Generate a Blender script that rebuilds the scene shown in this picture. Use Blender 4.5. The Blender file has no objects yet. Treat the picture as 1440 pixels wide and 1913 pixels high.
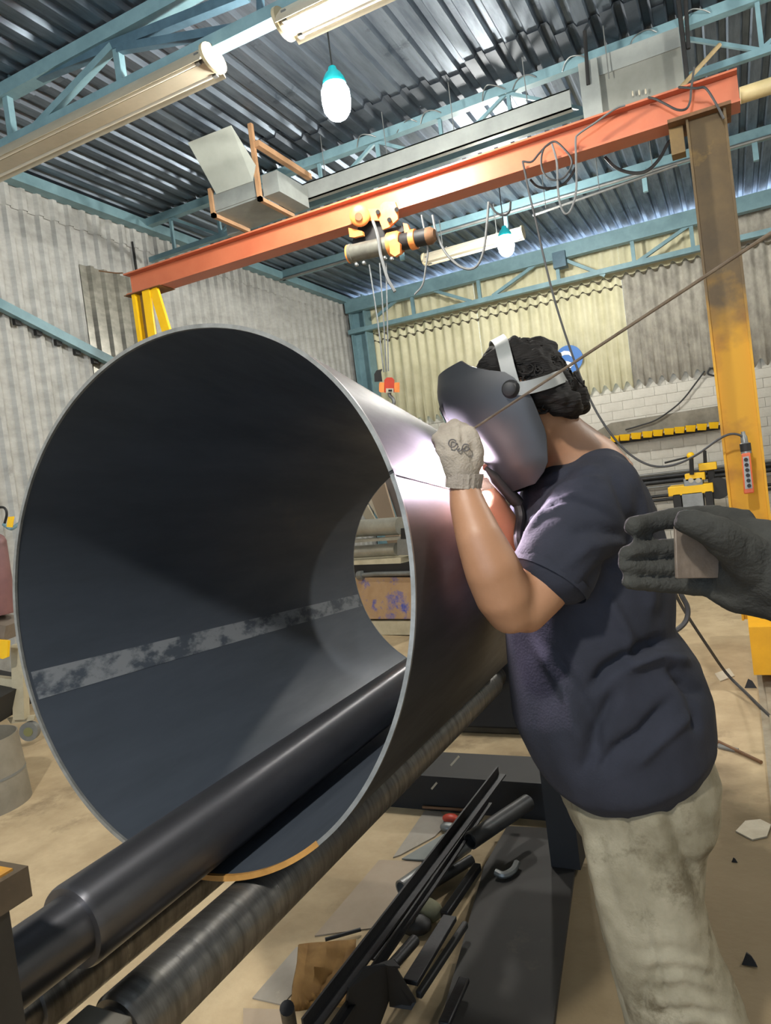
import bpy, bmesh, math, random
import numpy as np
from mathutils import Vector, Matrix, noise
S = bpy.context.scene
random.seed(7)

# ------------------------------------------------------------------ camera
FPX = 1340.0
CAM = Vector((0, 0, 1.38))
CR = Vector((0.89223505, 0.43349553, -0.12648417))   # camera right
CD = Vector((-0.10002743, -0.08341222, -0.99148218))  # camera down
CF = Vector((-0.44035342, 0.89728704, -0.03106186))   # camera forward
cd = bpy.data.cameras.new('camera'); cam = bpy.data.objects.new('camera', cd)
S.collection.objects.link(cam)
cd.sensor_fit = 'HORIZONTAL'; cd.sensor_width = 36; cd.lens = 36 * FPX / 1440; cd.clip_start = 0.03
cam.matrix_world = Matrix(((CR.x, -CD.x, -CF.x, CAM.x), (CR.y, -CD.y, -CF.y, CAM.y), (CR.z, -CD.z, -CF.z, CAM.z), (0, 0, 0, 1)))
S.camera = cam
# ------------------------------------------------------------------ sky, exposure
w = bpy.data.worlds.new('world'); S.world = w; w.use_nodes = True
w.node_tree.nodes['Background'].inputs[0].default_value = (0.62, 0.78, 1.0, 1)
w.node_tree.nodes['Background'].inputs[1].default_value = 3.0
S.view_settings.view_transform = 'Standard'; S.view_settings.look = 'None'
S.view_settings.gamma = 1; S.view_settings.use_curve_mapping = False
S.view_settings.exposure = 0.65
LAMP_W = 270          # every LED bulb of the hall
ARC_W = 30            # the welding arc

# ------------------------------------------------------------------ helpers
def ray(x, y): return CF + CR * ((x - 720) / FPX) + CD * ((y - 956.5) / FPX)
def U(x, y, D): return CAM + ray(x, y) * D
def PX(x, y, X): q = ray(x, y); return CAM + q * (X / q.x)
def PY(x, y, Y): q = ray(x, y); return CAM + q * (Y / q.y)
def PZ(x, y, Z): q = ray(x, y); return CAM + q * ((Z - CAM.z) / q.z)
V = Vector

def lin(h):
    if isinstance(h, tuple): return h
    c = [int(h[i:i + 2], 16) / 255 for i in (0, 2, 4)]
    return tuple(x / 12.92 if x <= .04045 else ((x + .055) / 1.055) ** 2.4 for x in c)

def mat(name, c1, c2=None, scale=6, rough=.6, metal=0, bump=0, bscale=None, stretch=(1, 1, 1), c3=None, s3=2, t3=.6, rough2=None, lo=.35, hi=.65, spec=None, emit=None, es=0, wave=None, aniso=0):
    m = bpy.data.materials.new(name); m.use_nodes = True
    N = m.node_tree.nodes; L = m.node_tree.links; b = N['Principled BSDF']
    def new(t, **k):
        n = N.new(t)
        for a, v in k.items(): setattr(n, a, v)
        return n
    b.inputs['Roughness'].default_value = rough; b.inputs['Metallic'].default_value = metal
    if spec is not None: b.inputs['Specular IOR Level'].default_value = spec
    c1 = lin(c1); b.inputs['Base Color'].default_value = (*c1, 1)
    tc = new('ShaderNodeTexCoord'); mp = new('ShaderNodeMapping'); mp.inputs['Scale'].default_value = stretch
    L.new(tc.outputs['Object'], mp.inputs[0])
    if c2 is not None:
        nz = new('ShaderNodeTexNoise'); nz.inputs['Scale'].default_value = scale; nz.inputs['Detail'].default_value = 6; nz.inputs['Roughness'].default_value = .65
        L.new(mp.outputs[0], nz.inputs['Vector'])
        mr = new('ShaderNodeMapRange'); mr.inputs[1].default_value = lo; mr.inputs[2].default_value = hi
        L.new(nz.outputs[0], mr.inputs[0])
        mx = new('ShaderNodeMix', data_type='RGBA'); mx.inputs[6].default_value = (*c1, 1); mx.inputs[7].default_value = (*lin(c2), 1)
        L.new(mr.outputs[0], mx.inputs[0]); out = mx.outputs[2]
        if rough2 is not None:
            mr2 = new('ShaderNodeMapRange'); mr2.inputs[3].default_value = rough; mr2.inputs[4].default_value = rough2
            L.new(mr.outputs[0], mr2.inputs[0]); L.new(mr2.outputs[0], b.inputs['Roughness'])
        if c3 is not None:
            n3 = new('ShaderNodeTexNoise'); n3.inputs['Scale'].default_value = s3; n3.inputs['Detail'].default_value = 8; n3.inputs['Roughness'].default_value = .7
            L.new(tc.outputs['Object'], n3.inputs['Vector'])
            m3 = new('ShaderNodeMapRange'); m3.inputs[1].default_value = t3; m3.inputs[2].default_value = t3 + .1
            L.new(n3.outputs[0], m3.inputs[0])
            x3 = new('ShaderNodeMix', data_type='RGBA'); x3.inputs[7].default_value = (*lin(c3), 1)
            L.new(m3.outputs[0], x3.inputs[0]); L.new(out, x3.inputs[6]); out = x3.outputs[2]
        L.new(out, b.inputs['Base Color'])
    if aniso:      # turned surface: lathe marks run round the axis and stretch highlights along it
        tg = new('ShaderNodeTangent', direction_type='RADIAL', axis='Y'); L.new(tg.outputs[0], b.inputs['Tangent'])
        b.inputs['Anisotropic'].default_value = aniso; b.inputs['Anisotropic Rotation'].default_value = .25
    if bump:
        if wave:
            nb = new('ShaderNodeTexWave', bands_direction=wave); nb.inputs['Distortion'].default_value = 2
        else:
            nb = new('ShaderNodeTexNoise'); nb.inputs['Detail'].default_value = 5
        nb.inputs['Scale'].default_value = bscale or scale * 4
        L.new(mp.outputs[0], nb.inputs['Vector'])
        bp = new('ShaderNodeBump'); bp.inputs['Strength'].default_value = bump; bp.inputs['Distance'].default_value = .01
        L.new(nb.outputs[0], bp.inputs['Height']); L.new(bp.outputs[0], b.inputs['Normal'])
    if emit is not None:
        b.inputs['Emission Color'].default_value = (*lin(emit), 1); b.inputs['Emission Strength'].default_value = es
    return m

def link(name, data, parent=None):
    o = bpy.data.objects.new(name, data); S.collection.objects.link(o)
    if parent is not None: o.parent = parent
    return o
def tag(o, label=None, cat=None, group=None, kind=None):
    for k, v in (('label', label), ('category', cat), ('group', group), ('kind', kind)):
        if v: o[k] = v
    return o
def thing(name, loc, label, cat, group=None):
    e = link(name, None); e.location = loc; e.empty_display_size = .05
    return tag(e, label, cat, group)
def origin(o):
    p = V((0, 0, 0))
    while o is not None: p = p + o.location; o = o.parent
    return p

class MB:
    """collects shapes, built in world coordinates, into one mesh"""
    def __init__(s): s.v = []; s.f = []; s.sm = []; s.mi = []; s.cur = 0
    def add(s, vs, fs, smooth=False):
        k = len(s.v); s.v += [V(p) for p in vs]
        for f in fs: s.f.append([k + i for i in f]); s.sm.append(smooth); s.mi.append(s.cur)
        return s
    def hexa(s, c):   # 8 corners: bottom 4 (ccw from above), top 4
        return s.add(c, [(3, 2, 1, 0), (4, 5, 6, 7), (0, 1, 5, 4), (1, 2, 6, 5), (2, 3, 7, 6), (3, 0, 4, 7)])
    def box(s, a, b):
        (x0, y0, z0), (x1, y1, z1) = a, b
        x0, x1 = min(x0, x1), max(x0, x1); y0, y1 = min(y0, y1), max(y0, y1); z0, z1 = min(z0, z1), max(z0, z1)
        return s.hexa([(x0, y0, z0), (x1, y0, z0), (x1, y1, z0), (x0, y1, z0), (x0, y0, z1), (x1, y0, z1), (x1, y1, z1), (x0, y1, z1)])
    def bar(s, p, q, wd, h, up=(0, 0, 1)):
        p, q = V(p), V(q); t = (q - p).normalized(); up = V(up)
        if abs(t.dot(up)) > .98: up = V((0, 1, 0))
        a = t.cross(up).normalized(); u = a.cross(t)
        c = []
        for z in (-h / 2, h / 2):
            for e, sgn in ((p, -1), (p, 1), (q, 1), (q, -1)): c.append(e + a * (sgn * wd / 2) + u * z)
        return s.hexa(c)
    def loft(s, rings, cap=True, closed=True, smooth=True):
        n = len(rings[0]); vs = [p for r in rings for p in r]; fs = []
        for i in range(len(rings) - 1):
            for j in range(n if closed else n - 1):
                k = (j + 1) % n; fs.append((i * n + j, i * n + k, (i + 1) * n + k, (i + 1) * n + j))
        if cap: fs += [tuple(reversed(range(n))), tuple((len(rings) - 1) * n + j for j in range(n))]
        k = len(s.v); s.v += [V(p) for p in vs]
        for i, f in enumerate(fs):
            s.f.append([k + x for x in f]); s.sm.append(smooth and len(f) == 4 or (smooth and n == 4 and False)); s.mi.append(s.cur)
        return s
    def tube(s, pts, r, n=10, cap=True):
        pts = [V(p) for p in pts]; m = len(pts)
        rs = r if isinstance(r, (list, tuple)) else [r] * m
        rings = []; a = None
        for i in range(m):
            t = (pts[min(i + 1, m - 1)] - pts[max(i - 1, 0)]).normalized()
            if a is None: a = t.cross(V((0, 0, 1))) if abs(t.z) < .95 else t.cross(V((0, 1, 0)))
            a = (a - t * a.dot(t)).normalized(); b = t.cross(a)
            rings.append([pts[i] + (a * math.cos(x) + b * math.sin(x)) * rs[i] for x in (2 * math.pi * j / n for j in range(n))])
        return s.loft(rings, cap)
    def cyl(s, p, q, r, n=20, r2=None): return s.tube([p, q], [r, r if r2 is None else r2], n)
    def rod(s, p, q, prof, n=24):
        """turned piece: prof = [(t along p->q in metres, radius)]"""
        p, q = V(p), V(q); t = (q - p).normalized(); a = t.cross(V((0, 0, 1)) if abs(t.z) < .95 else V((0, 1, 0))).normalized(); b = t.cross(a)
        return s.loft([[p + t * h + (a * math.cos(x) + b * math.sin(x)) * rr for x in (2 * math.pi * j / n for j in range(n))] for h, rr in prof])
    def ball(s, c, r, n=16, m=8, sc=(1, 1, 1)):
        c = V(c); rings = []
        for i in range(1, m):
            ph = math.pi * i / m
            rings.append([c + V((sc[0] * r * math.sin(ph) * math.cos(x), sc[1] * r * math.sin(ph) * math.sin(x), -sc[2] * r * math.cos(ph))) for x in (2 * math.pi * j / n for j in range(n))])
        return s.loft(rings)
    def poly(s, pts, th, nrm=(0, 0, 1)):
        """a plate: outline pts, thickness th along -nrm"""
        pts = [V(p) for p in pts]; d = V(nrm).normalized() * th; n = len(pts)
        return s.add([p - d for p in pts] + pts, [tuple(reversed(range(n))), tuple(range(n, 2 * n))] + [(j, (j + 1) % n, n + (j + 1) % n, n + j) for j in range(n)])
    def build(s, name, m, parent=None, bevel=0, autosmooth=False):
        org = origin(parent) if parent is not None else V((0, 0, 0))
        if parent is None:
            xs = [p for p in s.v]
            org = V(((min(p.x for p in xs) + max(p.x for p in xs)) / 2, (min(p.y for p in xs) + max(p.y for p in xs)) / 2, min(p.z for p in xs)))
        me = bpy.data.meshes.new(name); me.from_pydata([p - org for p in s.v], [], s.f)
        bm = bmesh.new(); bm.from_mesh(me); bmesh.ops.recalc_face_normals(bm, faces=bm.faces); bm.to_mesh(me); bm.free()
        me.polygons.foreach_set('use_smooth', s.sm); me.set_sharp_from_angle(angle=math.radians(42)); me.polygons.foreach_set('material_index', s.mi)
        for x in (m if isinstance(m, list) else [m]): me.materials.append(x)
        o = link(name, me, parent)
        if parent is None: o.location = org
        if bevel:
            b = o.modifiers.new('bevel', 'BEVEL'); b.width = bevel; b.segments = 2; b.limit_method = 'ANGLE'
        return o

def catmull(pts, n=8):
    pts = [V(p) for p in pts]; P = [pts[0] * 2 - pts[1]] + pts + [pts[-1] * 2 - pts[-2]]; out = []
    for i in range(1, len(P) - 2):
        a, b, c, d = P[i - 1:i + 3]
        for k in range(n):
            t = k / n; out.append(.5 * ((2 * b) + (c - a) * t + (2 * a - 5 * b + 4 * c - d) * t * t + (3 * b - a - 3 * c + d) * t ** 3))
    return out + [pts[-1]]
def wire(name, pts, r, m, parent=None, n=6, seg=7):
    return MB().tube(catmull(pts, seg), r, n).build(name, m, parent)
def dup(root, delta, label=None, group=None):
    c = root.copy(); S.collection.objects.link(c); c.location = root.location + V(delta)
    if label: c['label'] = label
    if group: c['group'] = group
    for ch in list(root.children):
        d = ch.copy(); S.collection.objects.link(d); d.parent = c
        for g in list(ch.children):
            e = g.copy(); S.collection.objects.link(e); e.parent = d
    return c

# soft bodies: elliptical lofts given by joints, merged by voxel remesh into one surface
def limb(mb, pts, n=18, axis=None):
    """pts: (px, py, depth, half width in px across the limb, half depth in metres)"""
    P = [U(p[0], p[1], p[2]) for p in pts]; m = len(P); rings = []
    A = [p[3] * p[2] / FPX for p in pts]; B = [p[4] for p in pts]
    def ring(c, t, a, b):
        ax = V(axis) if axis else CF
        fb = ax - t * ax.dot(t)
        if fb.length < .15: fb = CD - t * CD.dot(t)
        fb.normalize(); fa = t.cross(fb)
        return [c + fa * (a * math.cos(x)) + fb * (b * math.sin(x)) for x in (2 * math.pi * j / n for j in range(n))]
    T = [(P[min(i + 1, m - 1)] - P[max(i - 1, 0)]).normalized() for i in range(m)]
    r0 = min(A[0], B[0]); r1 = min(A[-1], B[-1])
    rings.append(ring(P[0] - T[0] * r0 * .5, T[0], A[0] * .5, B[0] * .5)); rings.append(ring(P[0] - T[0] * r0 * .28, T[0], A[0] * .82, B[0] * .82))
    for i in range(m): rings.append(ring(P[i], T[i], A[i], B[i]))
    rings.append(ring(P[-1] + T[-1] * r1 * .28, T[-1], A[-1] * .82, B[-1] * .82)); rings.append(ring(P[-1] + T[-1] * r1 * .5, T[-1], A[-1] * .5, B[-1] * .5))
    mb.loft(rings); return mb
def limbw(mb, pts, n=14):
    """pts: (world point, radius)"""
    P = [V(p[0]) for p in pts]; R = [p[1] for p in pts]
    T0 = (P[1] - P[0]).normalized(); T1 = (P[-1] - P[-2]).normalized()
    P = [P[0] - T0 * R[0] * .6, P[0] - T0 * R[0] * .3] + P + [P[-1] + T1 * R[-1] * .3, P[-1] + T1 * R[-1] * .6]
    R = [R[0] * .5, R[0] * .85] + R + [R[-1] * .85, R[-1] * .5]
    mb.tube(P, R, n); return mb
def project(vs):
    q = vs - np.array(CAM); z = q @ np.array(CF)
    return 720 + FPX * (q @ np.array(CR)) / z, 956.5 + FPX * (q @ np.array(CD)) / z, z
def seg_dist(x, y, pts):
    """distance to a polyline and signed side"""
    best = np.full(x.shape, 1e9); par = np.zeros(x.shape)
    L = sum(math.hypot(b[0] - a[0], b[1] - a[1]) for a, b in zip(pts, pts[1:])); s0 = 0
    for a, b in zip(pts, pts[1:]):
        dx, dy = b[0] - a[0], b[1] - a[1]; l = math.hypot(dx, dy)
        t = np.clip(((x - a[0]) * dx + (y - a[1]) * dy) / l ** 2, 0, 1)
        d = np.hypot(x - a[0] - t * dx, y - a[1] - t * dy); k = d < best
        best[k] = d[k]; par[k] = ((s0 + t * l) / L)[k]; s0 += l
    return best, par
def soft(name, mb, m, parent, voxel=.007, smooth=6, folds=(), nz=(), zr=None, sub=0):
    """merge by voxel remesh, relax, then press folds (pixel polyline, width px, height m) and noise (scale, height)"""
    tmp = mb.build('tmp', m); org = V(tmp.location)
    r = tmp.modifiers.new('r', 'REMESH'); r.mode = 'VOXEL'; r.voxel_size = voxel
    k = tmp.modifiers.new('s', 'SMOOTH'); k.iterations = smooth; k.factor = .5
    if sub:
        q = tmp.modifiers.new('d', 'SUBSURF'); q.levels = sub
    bpy.context.view_layer.update()
    me = bpy.data.meshes.new_from_object(tmp.evaluated_get(bpy.context.evaluated_depsgraph_get()))
    bpy.data.objects.remove(tmp)
    n = len(me.vertices); co = np.empty(n * 3); me.vertices.foreach_get('co', co); co = co.reshape(-1, 3) + np.array(org)
    no = np.empty(n * 3); me.vertices.foreach_get('normal', no); no = no.reshape(-1, 3)
    d = np.zeros(n)
    if folds:
        x, y, z = project(co)
        face = np.clip(-(no @ np.array(CF)) * 2.5 + .2, 0, 1)
        for pts, wd, h in folds:
            ds, par = seg_dist(x, y, pts)
            d += face * h * np.exp(-(ds / wd) ** 2) * np.clip(np.minimum(par, 1 - par) * 5 + .25, 0, 1)
    for sc, h, st in nz:
        d += h * np.array([noise.noise(V((c[0] * sc * st[0], c[1] * sc * st[1], c[2] * sc * st[2]))) for c in co])
    co = co + no * d[:, None]
    base = origin(parent) if parent is not None else V(co.mean(0))
    me.vertices.foreach_set('co', (co - np.array(base)).ravel()); me.update()
    me.polygons.foreach_set('use_smooth', [True] * len(me.polygons))
    me.materials.clear(); me.materials.append(m)
    me.name = name
    o = link(name, me, parent)
    if parent is None: o.location = base
    return o
# ------------------------------------------------------------------ materials
m_floor = mat('concrete', 'b9a583', 'a08c6c', 3, .85, bump=.25, bscale=45, c3='8a785c', s3=1.7, t3=.56)
m_roof = mat('galvanised_roof', '76828e', '525e6b', 5, .4, .75, c3='3c4854', s3=2.2, t3=.58, stretch=(2, .25, 2), rough2=.55)
m_lwall = mat('grey_cladding', 'abaca9', '92938f', 5, .75, c3='6c6c68', s3=1.6, t3=.63, stretch=(1, 1.5, .4))
m_patch = mat('glossy_cladding', '8d8b80', '6c6a60', 5, .3, .3, stretch=(1, 2, .3), c3='a08a62', s3=2, t3=.62)
m_bwall = mat('cream_cladding', 'd3d0b2', 'c0bd9c', 3, .7, stretch=(1.5, 1, .4), c3='a3a085', s3=1.3, t3=.64)
m_bwall2 = mat('weathered_cladding', 'aaa79c', '85827a', 4, .75, stretch=(2, 1, .3), c3='5f5c56', s3=1.5, t3=.58)
m_brick = mat('whitewashed_brick', 'cfccc2', 'b7b4aa', 2.5, .85, bump=.3, bscale=30, c3='85827a', s3=1.1, t3=.6)
m_mortar = mat('dirty_mortar', 'bcb9ae', 'a5a298', 4, .9)
m_blue = mat('blue_steel_paint', '74959e', '66868f', 7, .5, c3='5f7c86', s3=4, t3=.66)
m_blued = mat('dark_blue_steel_paint', '4d6a7a', '3c5665', 6, .5)
m_orange = mat('orange_paint', 'bc6c4c', 'b26244', 3, .38, c3='a85a38', s3=3, t3=.72)
m_yellow = mat('yellow_paint', 'e2a60c', 'd09708', 5, .5, c3='8a6420', s3=5, t3=.64)
m_yclean = mat('bright_yellow_paint', 'f0c010', 'e4b208', 5, .5)
m_grime = mat('grimy_yellow_paint', '7b6338', '685434', 7, .6, c3='a5863a', s3=5, t3=.62)
m_dsteel = mat('dark_steel', '2a2b2d', '202124', 9, .45, .55, bump=.08, bscale=60)
m_black = mat('black_metal', '161617', '1e1e1e', 8, .6, .1)
m_gsteel = mat('grey_steel', '8a8d8c', '777a79', 6, .45, .6)
m_galv = mat('grey_sheet_metal', '9a9f9b', '868b88', 3, .5, .35)
m_white = mat('white_enamel', 'b4ad9a', 'a69f8c', 4, .45)
m_cable = mat('cable_rubber', '2b2c2d', '38393a', 10, .6)
m_cableg = mat('grey_cable', '6a6c6c', '5b5d5d', 10, .6)
m_rope = mat('wire_rope', '8e9294', '777b7d', 20, .4, .6)
m_rust = mat('rusty_steel', '7d5a3c', '5e4632', 9, .7, .2, c3='9a7048', s3=8, t3=.6)
m_red = mat('red_paint', 'b8402c', 'a03626', 6, .45)
m_maroon = mat('maroon_paint', '7a5654', '68484a', 5, .5)
m_cream = mat('cream_paint', 'b9b096', 'a39a80', 6, .6)
m_teal = mat('teal_plastic', '18a8b4', None, rough=.4)

# ------------------------------------------------------------------ the hall
ROOF = 4.62; XL = -5.55; YB = 11.0; XR = 4.6; YF = -5.0
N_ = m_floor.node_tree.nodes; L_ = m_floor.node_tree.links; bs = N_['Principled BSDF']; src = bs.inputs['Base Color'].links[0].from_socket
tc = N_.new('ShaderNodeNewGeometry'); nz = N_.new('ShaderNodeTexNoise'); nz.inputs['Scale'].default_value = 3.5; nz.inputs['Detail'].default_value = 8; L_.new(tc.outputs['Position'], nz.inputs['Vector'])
mp_ = N_.new('ShaderNodeMapping'); mp_.vector_type = 'TEXTURE'; mp_.inputs['Location'].default_value = (-.35, 2.15, 0); mp_.inputs['Scale'].default_value = (.62, 1.0, 1); L_.new(tc.outputs['Position'], mp_.inputs[0])  # dark patch by the welder: floor dirt plus shadow painted into the colour
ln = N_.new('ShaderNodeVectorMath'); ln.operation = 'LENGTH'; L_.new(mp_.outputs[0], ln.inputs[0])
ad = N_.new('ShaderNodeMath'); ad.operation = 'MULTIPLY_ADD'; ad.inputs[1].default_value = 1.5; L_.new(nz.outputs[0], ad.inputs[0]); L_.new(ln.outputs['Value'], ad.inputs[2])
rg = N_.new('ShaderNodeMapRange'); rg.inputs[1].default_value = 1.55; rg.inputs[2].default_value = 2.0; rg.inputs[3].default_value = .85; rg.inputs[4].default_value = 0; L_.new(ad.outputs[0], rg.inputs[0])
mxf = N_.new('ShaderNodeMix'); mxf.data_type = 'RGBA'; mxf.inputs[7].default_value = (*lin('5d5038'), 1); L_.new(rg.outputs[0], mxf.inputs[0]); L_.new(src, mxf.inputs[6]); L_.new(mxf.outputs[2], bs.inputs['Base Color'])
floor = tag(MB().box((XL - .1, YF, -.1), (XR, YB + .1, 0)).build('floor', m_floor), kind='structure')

def trap(u, p=.17, h=.035):
    u = u % p / p
    return h * (0 if u < .5 else (u - .5) / .12 if u < .62 else 1 if u < .88 else (1 - u) / .12)
def profile(width, p, kind):
    if kind == 'trap':
        us = []
        k = 0
        while k * p < width - 1e-6:
            us += [(k + q) * p for q in (0, .5, .62, .88)]; k += 1
        us.append(width); return [(u, trap(u, p)) for u in us]
    n = int(round(width / p)) * 8
    return [(width * i / n, .03 * (1 - math.cos(2 * math.pi * width * i / n / p))) for i in range(n + 1)]
def sheet_mesh(name, width, length, p, kind, scallop=0, th=.0012):
    pr = profile(width, p, kind); n = len(pr); vs = []; fs = []
    for lay in (0, th):
        vs += [(u, scallop * h / .05, h + lay) for u, h in pr] + [(u, length, h + lay) for u, h in pr]
    for b in (0, 2 * n):
        fs += [(b + i, b + i + 1, b + n + i + 1, b + n + i) for i in range(n - 1)]
    fs += [(i, i + 1, 2 * n + i + 1, 2 * n + i) for i in range(n - 1)]
    me = bpy.data.meshes.new(name); me.from_pydata(vs, [], fs)
    if kind != 'trap': me.polygons.foreach_set('use_smooth', [True] * len(fs))
    return me
def sheets(parent, me, m, spots, rot, name):
    me.materials.append(m)
    for loc in spots:
        o = link(name, me, parent); o.location = V(loc) - origin(parent); o.rotation_euler = rot
PI = math.pi
# roof: corrugated sheets in rows from purlin to purlin
ceiling = tag(MB().box((XL - .1, YF, ROOF + .16), (XR, YB - .35, ROOF + .2)).build('ceiling', m_black), kind='structure')
rows = [-5, -1.2, 1.25, 3.7, 6.13, 8.75, 11.08]
rmes = {}
for k in range(6):
    L = rows[k + 1] - rows[k] + (.22 if k < 5 else 0); key = round(L, 2)
    me = sheet_mesh('roof_sheet', 1.02, L, .17, 'trap')
    sheets(ceiling, me, m_roof, [(XL - .1 + i * 1.02, rows[k], ROOF + .006 * (k % 2) + random.uniform(0, .004)) for i in range(10)], (0, 0, 0), 'roof_sheet')
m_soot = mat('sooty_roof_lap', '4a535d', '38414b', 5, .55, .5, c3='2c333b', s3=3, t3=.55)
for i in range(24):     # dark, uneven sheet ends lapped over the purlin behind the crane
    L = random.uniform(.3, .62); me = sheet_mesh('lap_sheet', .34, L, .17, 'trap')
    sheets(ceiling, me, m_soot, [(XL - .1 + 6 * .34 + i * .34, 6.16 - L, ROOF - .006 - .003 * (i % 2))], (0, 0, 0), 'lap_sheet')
# left wall
wl = tag(MB().box((XL - .12, YF, 0), (XL - .08, YB, ROOF)).build('wall_left', m_black), kind='structure')
me = sheet_mesh('cladding_sheet', 1.02, 4.36, .17, 'trap'); mp = sheet_mesh('cladding_sheet', 1.02, 4.36, .17, 'trap')
me2 = sheet_mesh('cladding_sheet', 1.02, .34, .17, 'trap')
yy = [YF + 1.02 * i for i in range(16)]
rotl = Matrix(((0, 0, -1), (1, 0, 0), (0, 1, 0))).to_euler()   # u -> +y, length -> +z, depth -> -x
sheets(wl, me, m_lwall, [(XL + (.003 if i % 2 else 0), y, 0) for i, y in enumerate(yy)], rotl, 'cladding_sheet')
sheets(wl, me2, m_lwall, [(XL + .012 + (.003 if i % 2 else 0), y, 4.3) for i, y in enumerate(yy)], rotl, 'cladding_sheet')
mp3 = sheet_mesh('cladding_sheet', .85, 1.5, .17, 'trap')
a = PX(150, 640, XL)
sheets(wl, mp3, m_patch, [(XL + .02, a.y + .1, 2.45)], rotl, 'cladding_sheet')
# back wall: brickwork below, cream corrugated sheets above
wb = tag(MB().box((XL - .1, YB + .1, 0), (XR, YB + .3, 2.62)).build('wall_back', m_mortar), kind='structure')
rotb = Matrix(((1, 0, 0), (0, 0, -1), (0, 1, 0))).to_euler()   # u -> +x, length -> +z, depth -> -y
zmid = PY(1000, 560, YB).z
lo1 = sheet_mesh('cladding_sheet', 1.092, zmid + .12 - 2.38, .156, 'sine', .09); lo2 = lo1.copy()
up1 = sheet_mesh('cladding_sheet', 1.092, 4.555 - zmid, .156, 'sine', .06); up2 = up1.copy()
lap = sheet_mesh('lap_shadow_strip', 1.092, .045, .156, 'sine', .06); lap2 = lap.copy()
cols = [XL + 1.092 * i for i in range(10)]
gx = -1.3
for me_, mm, f, z, dy in ((lo1, m_bwall, lambda x: x < gx, 2.38, 0), (lo2, m_bwall2, lambda x: x >= gx, 2.38, 0), (up1, m_bwall, lambda x: x < gx + .3, zmid, -.03), (up2, m_bwall2, lambda x: x >= gx + .3, zmid, -.03)):
    sheets(wb, me_, mm, [(x, YB + dy - (.004 if i % 2 else 0), z) for i, x in enumerate(cols) if f(x)], rotb, 'cladding_sheet')
m_lap_shadow = mat('lap_shadow', '5d5848', '454136', 6, .9)  # dark strips that paint in the shadow under the sheet laps
sheets(wb, lap, m_lap_shadow, [(x, YB - .042, zmid - .012) for x in cols[:6]], rotb, 'lap_shadow_strip')
sheets(wb, lap2, m_lap_shadow, [(x, YB - .012, zmid - .13) for x in cols[:4]], rotb, 'lap_shadow_strip')
bme = bpy.data.meshes.new('brick')
t = MB().box((-.151, -.03, 0), (.151, .03, .127)); bme.from_pydata(t.v, [], t.f); bme.materials.append(m_brick)
far_b = MB()
nb = 0
for k in range(20):
    z = .02 + k * .13
    for i in range(-19, 16):
        x = i * .305 + (.15 if k % 2 else 0); dy = random.uniform(-.006, .006)
        if -2.3 < x < 1.1 and z > .75:
            o = link('brick', bme, wb); o.location = V((x, YB + .085 + dy, z)) - origin(wb); nb += 1
        else:
            far_b.box((x - .1495, YB + .055 + dy, z), (x + .1495, YB + .115 + dy, z + .124))
tag(far_b.build('brickwork', m_brick, wb), kind='stuff')
wr = tag(MB().box((XR, YF, 0), (XR + .1, YB + .1, ROOF + .2)).build('wall_right', m_lwall), kind='structure')
wf = MB().box((XL, YF - .1, 3.4), (XR, YF, ROOF + .2)).box((XL, YF - .1, 0), (-2.4, YF, 3.4)).box((1.6, YF - .1, 0), (XR, YF, 3.4))
tag(wf.build('wall_front', m_lwall), kind='structure')      # unseen front wall, its doorway opened to give the roof cool ambient light
# blue steel: corner post, eaves rail
t = MB()
for x in (-.13, .13): t.box((XL + .25 + x - .012, YB - .35, 0), (XL + .25 + x + .012, YB - .1, ROOF - .02))
t.box((XL + .12, YB - .235, 0), (XL + .38, YB - .215, ROOF - .02))
tag(t.build('trim_1', m_blue), kind='structure')
tag(MB().box((XL + .03, YF, 4.5), (XL + .15, YB - .35, 4.6)).build('trim_2', m_blue), kind='structure')

# ------------------------------------------------------------------ lamps that light the hall
def bulb(p, label, m_bulb):
    p = V(p); t = thing('hanging_bulb', p, label, 'lamp', 'LED bulbs hung from the roof')
    b = MB().rod(p - V((0, 0, .13)), p + V((0, 0, .1)), [(0, .02), (.02, .055), (.06, .082), (.12, .09), (.18, .088), (.22, .07)], 16)
    b.build('bulb', m_bulb, t)
    MB().rod(p + V((0, 0, .088)), p + V((0, 0, .2)), [(0, .074), (.03, .072), (.07, .05), (.09, .03), (.112, .024)], 18).build('bulb_housing', m_teal, t)
    MB().cyl(p + V((0, 0, .19)), (p.x, p.y, ROOF + .03), .006, 6).build('cord', m_cable, t)
    return t
def lit(f): return mat('lit_bulb', 'ffffff', None, emit=(1.0, .96, .88), es=LAMP_W * f / 3.14 / .13)
bulb(U(628, 186, 4.49), 'large lit LED bulb with teal top above the orange crane beam', lit(.6))
bulb(U(945, 457, 7.9), 'smaller looking lit LED bulb near the far batten light by the back wall', lit(.7))
bulb((-.5, -1.5, 3.9), 'lit LED bulb hanging behind the photographer', lit(1.7))
bulb((2.6, 4.4, 3.9), 'unseen LED bulb added as fill beyond the right column', lit(.8))  # out of view, put in only for fill light
# ------------------------------------------------------------------ roof steel
def member(name, p, q, wd, h, m, parent): return MB().bar(p, q, wd, h).build(name, m, parent)
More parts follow.
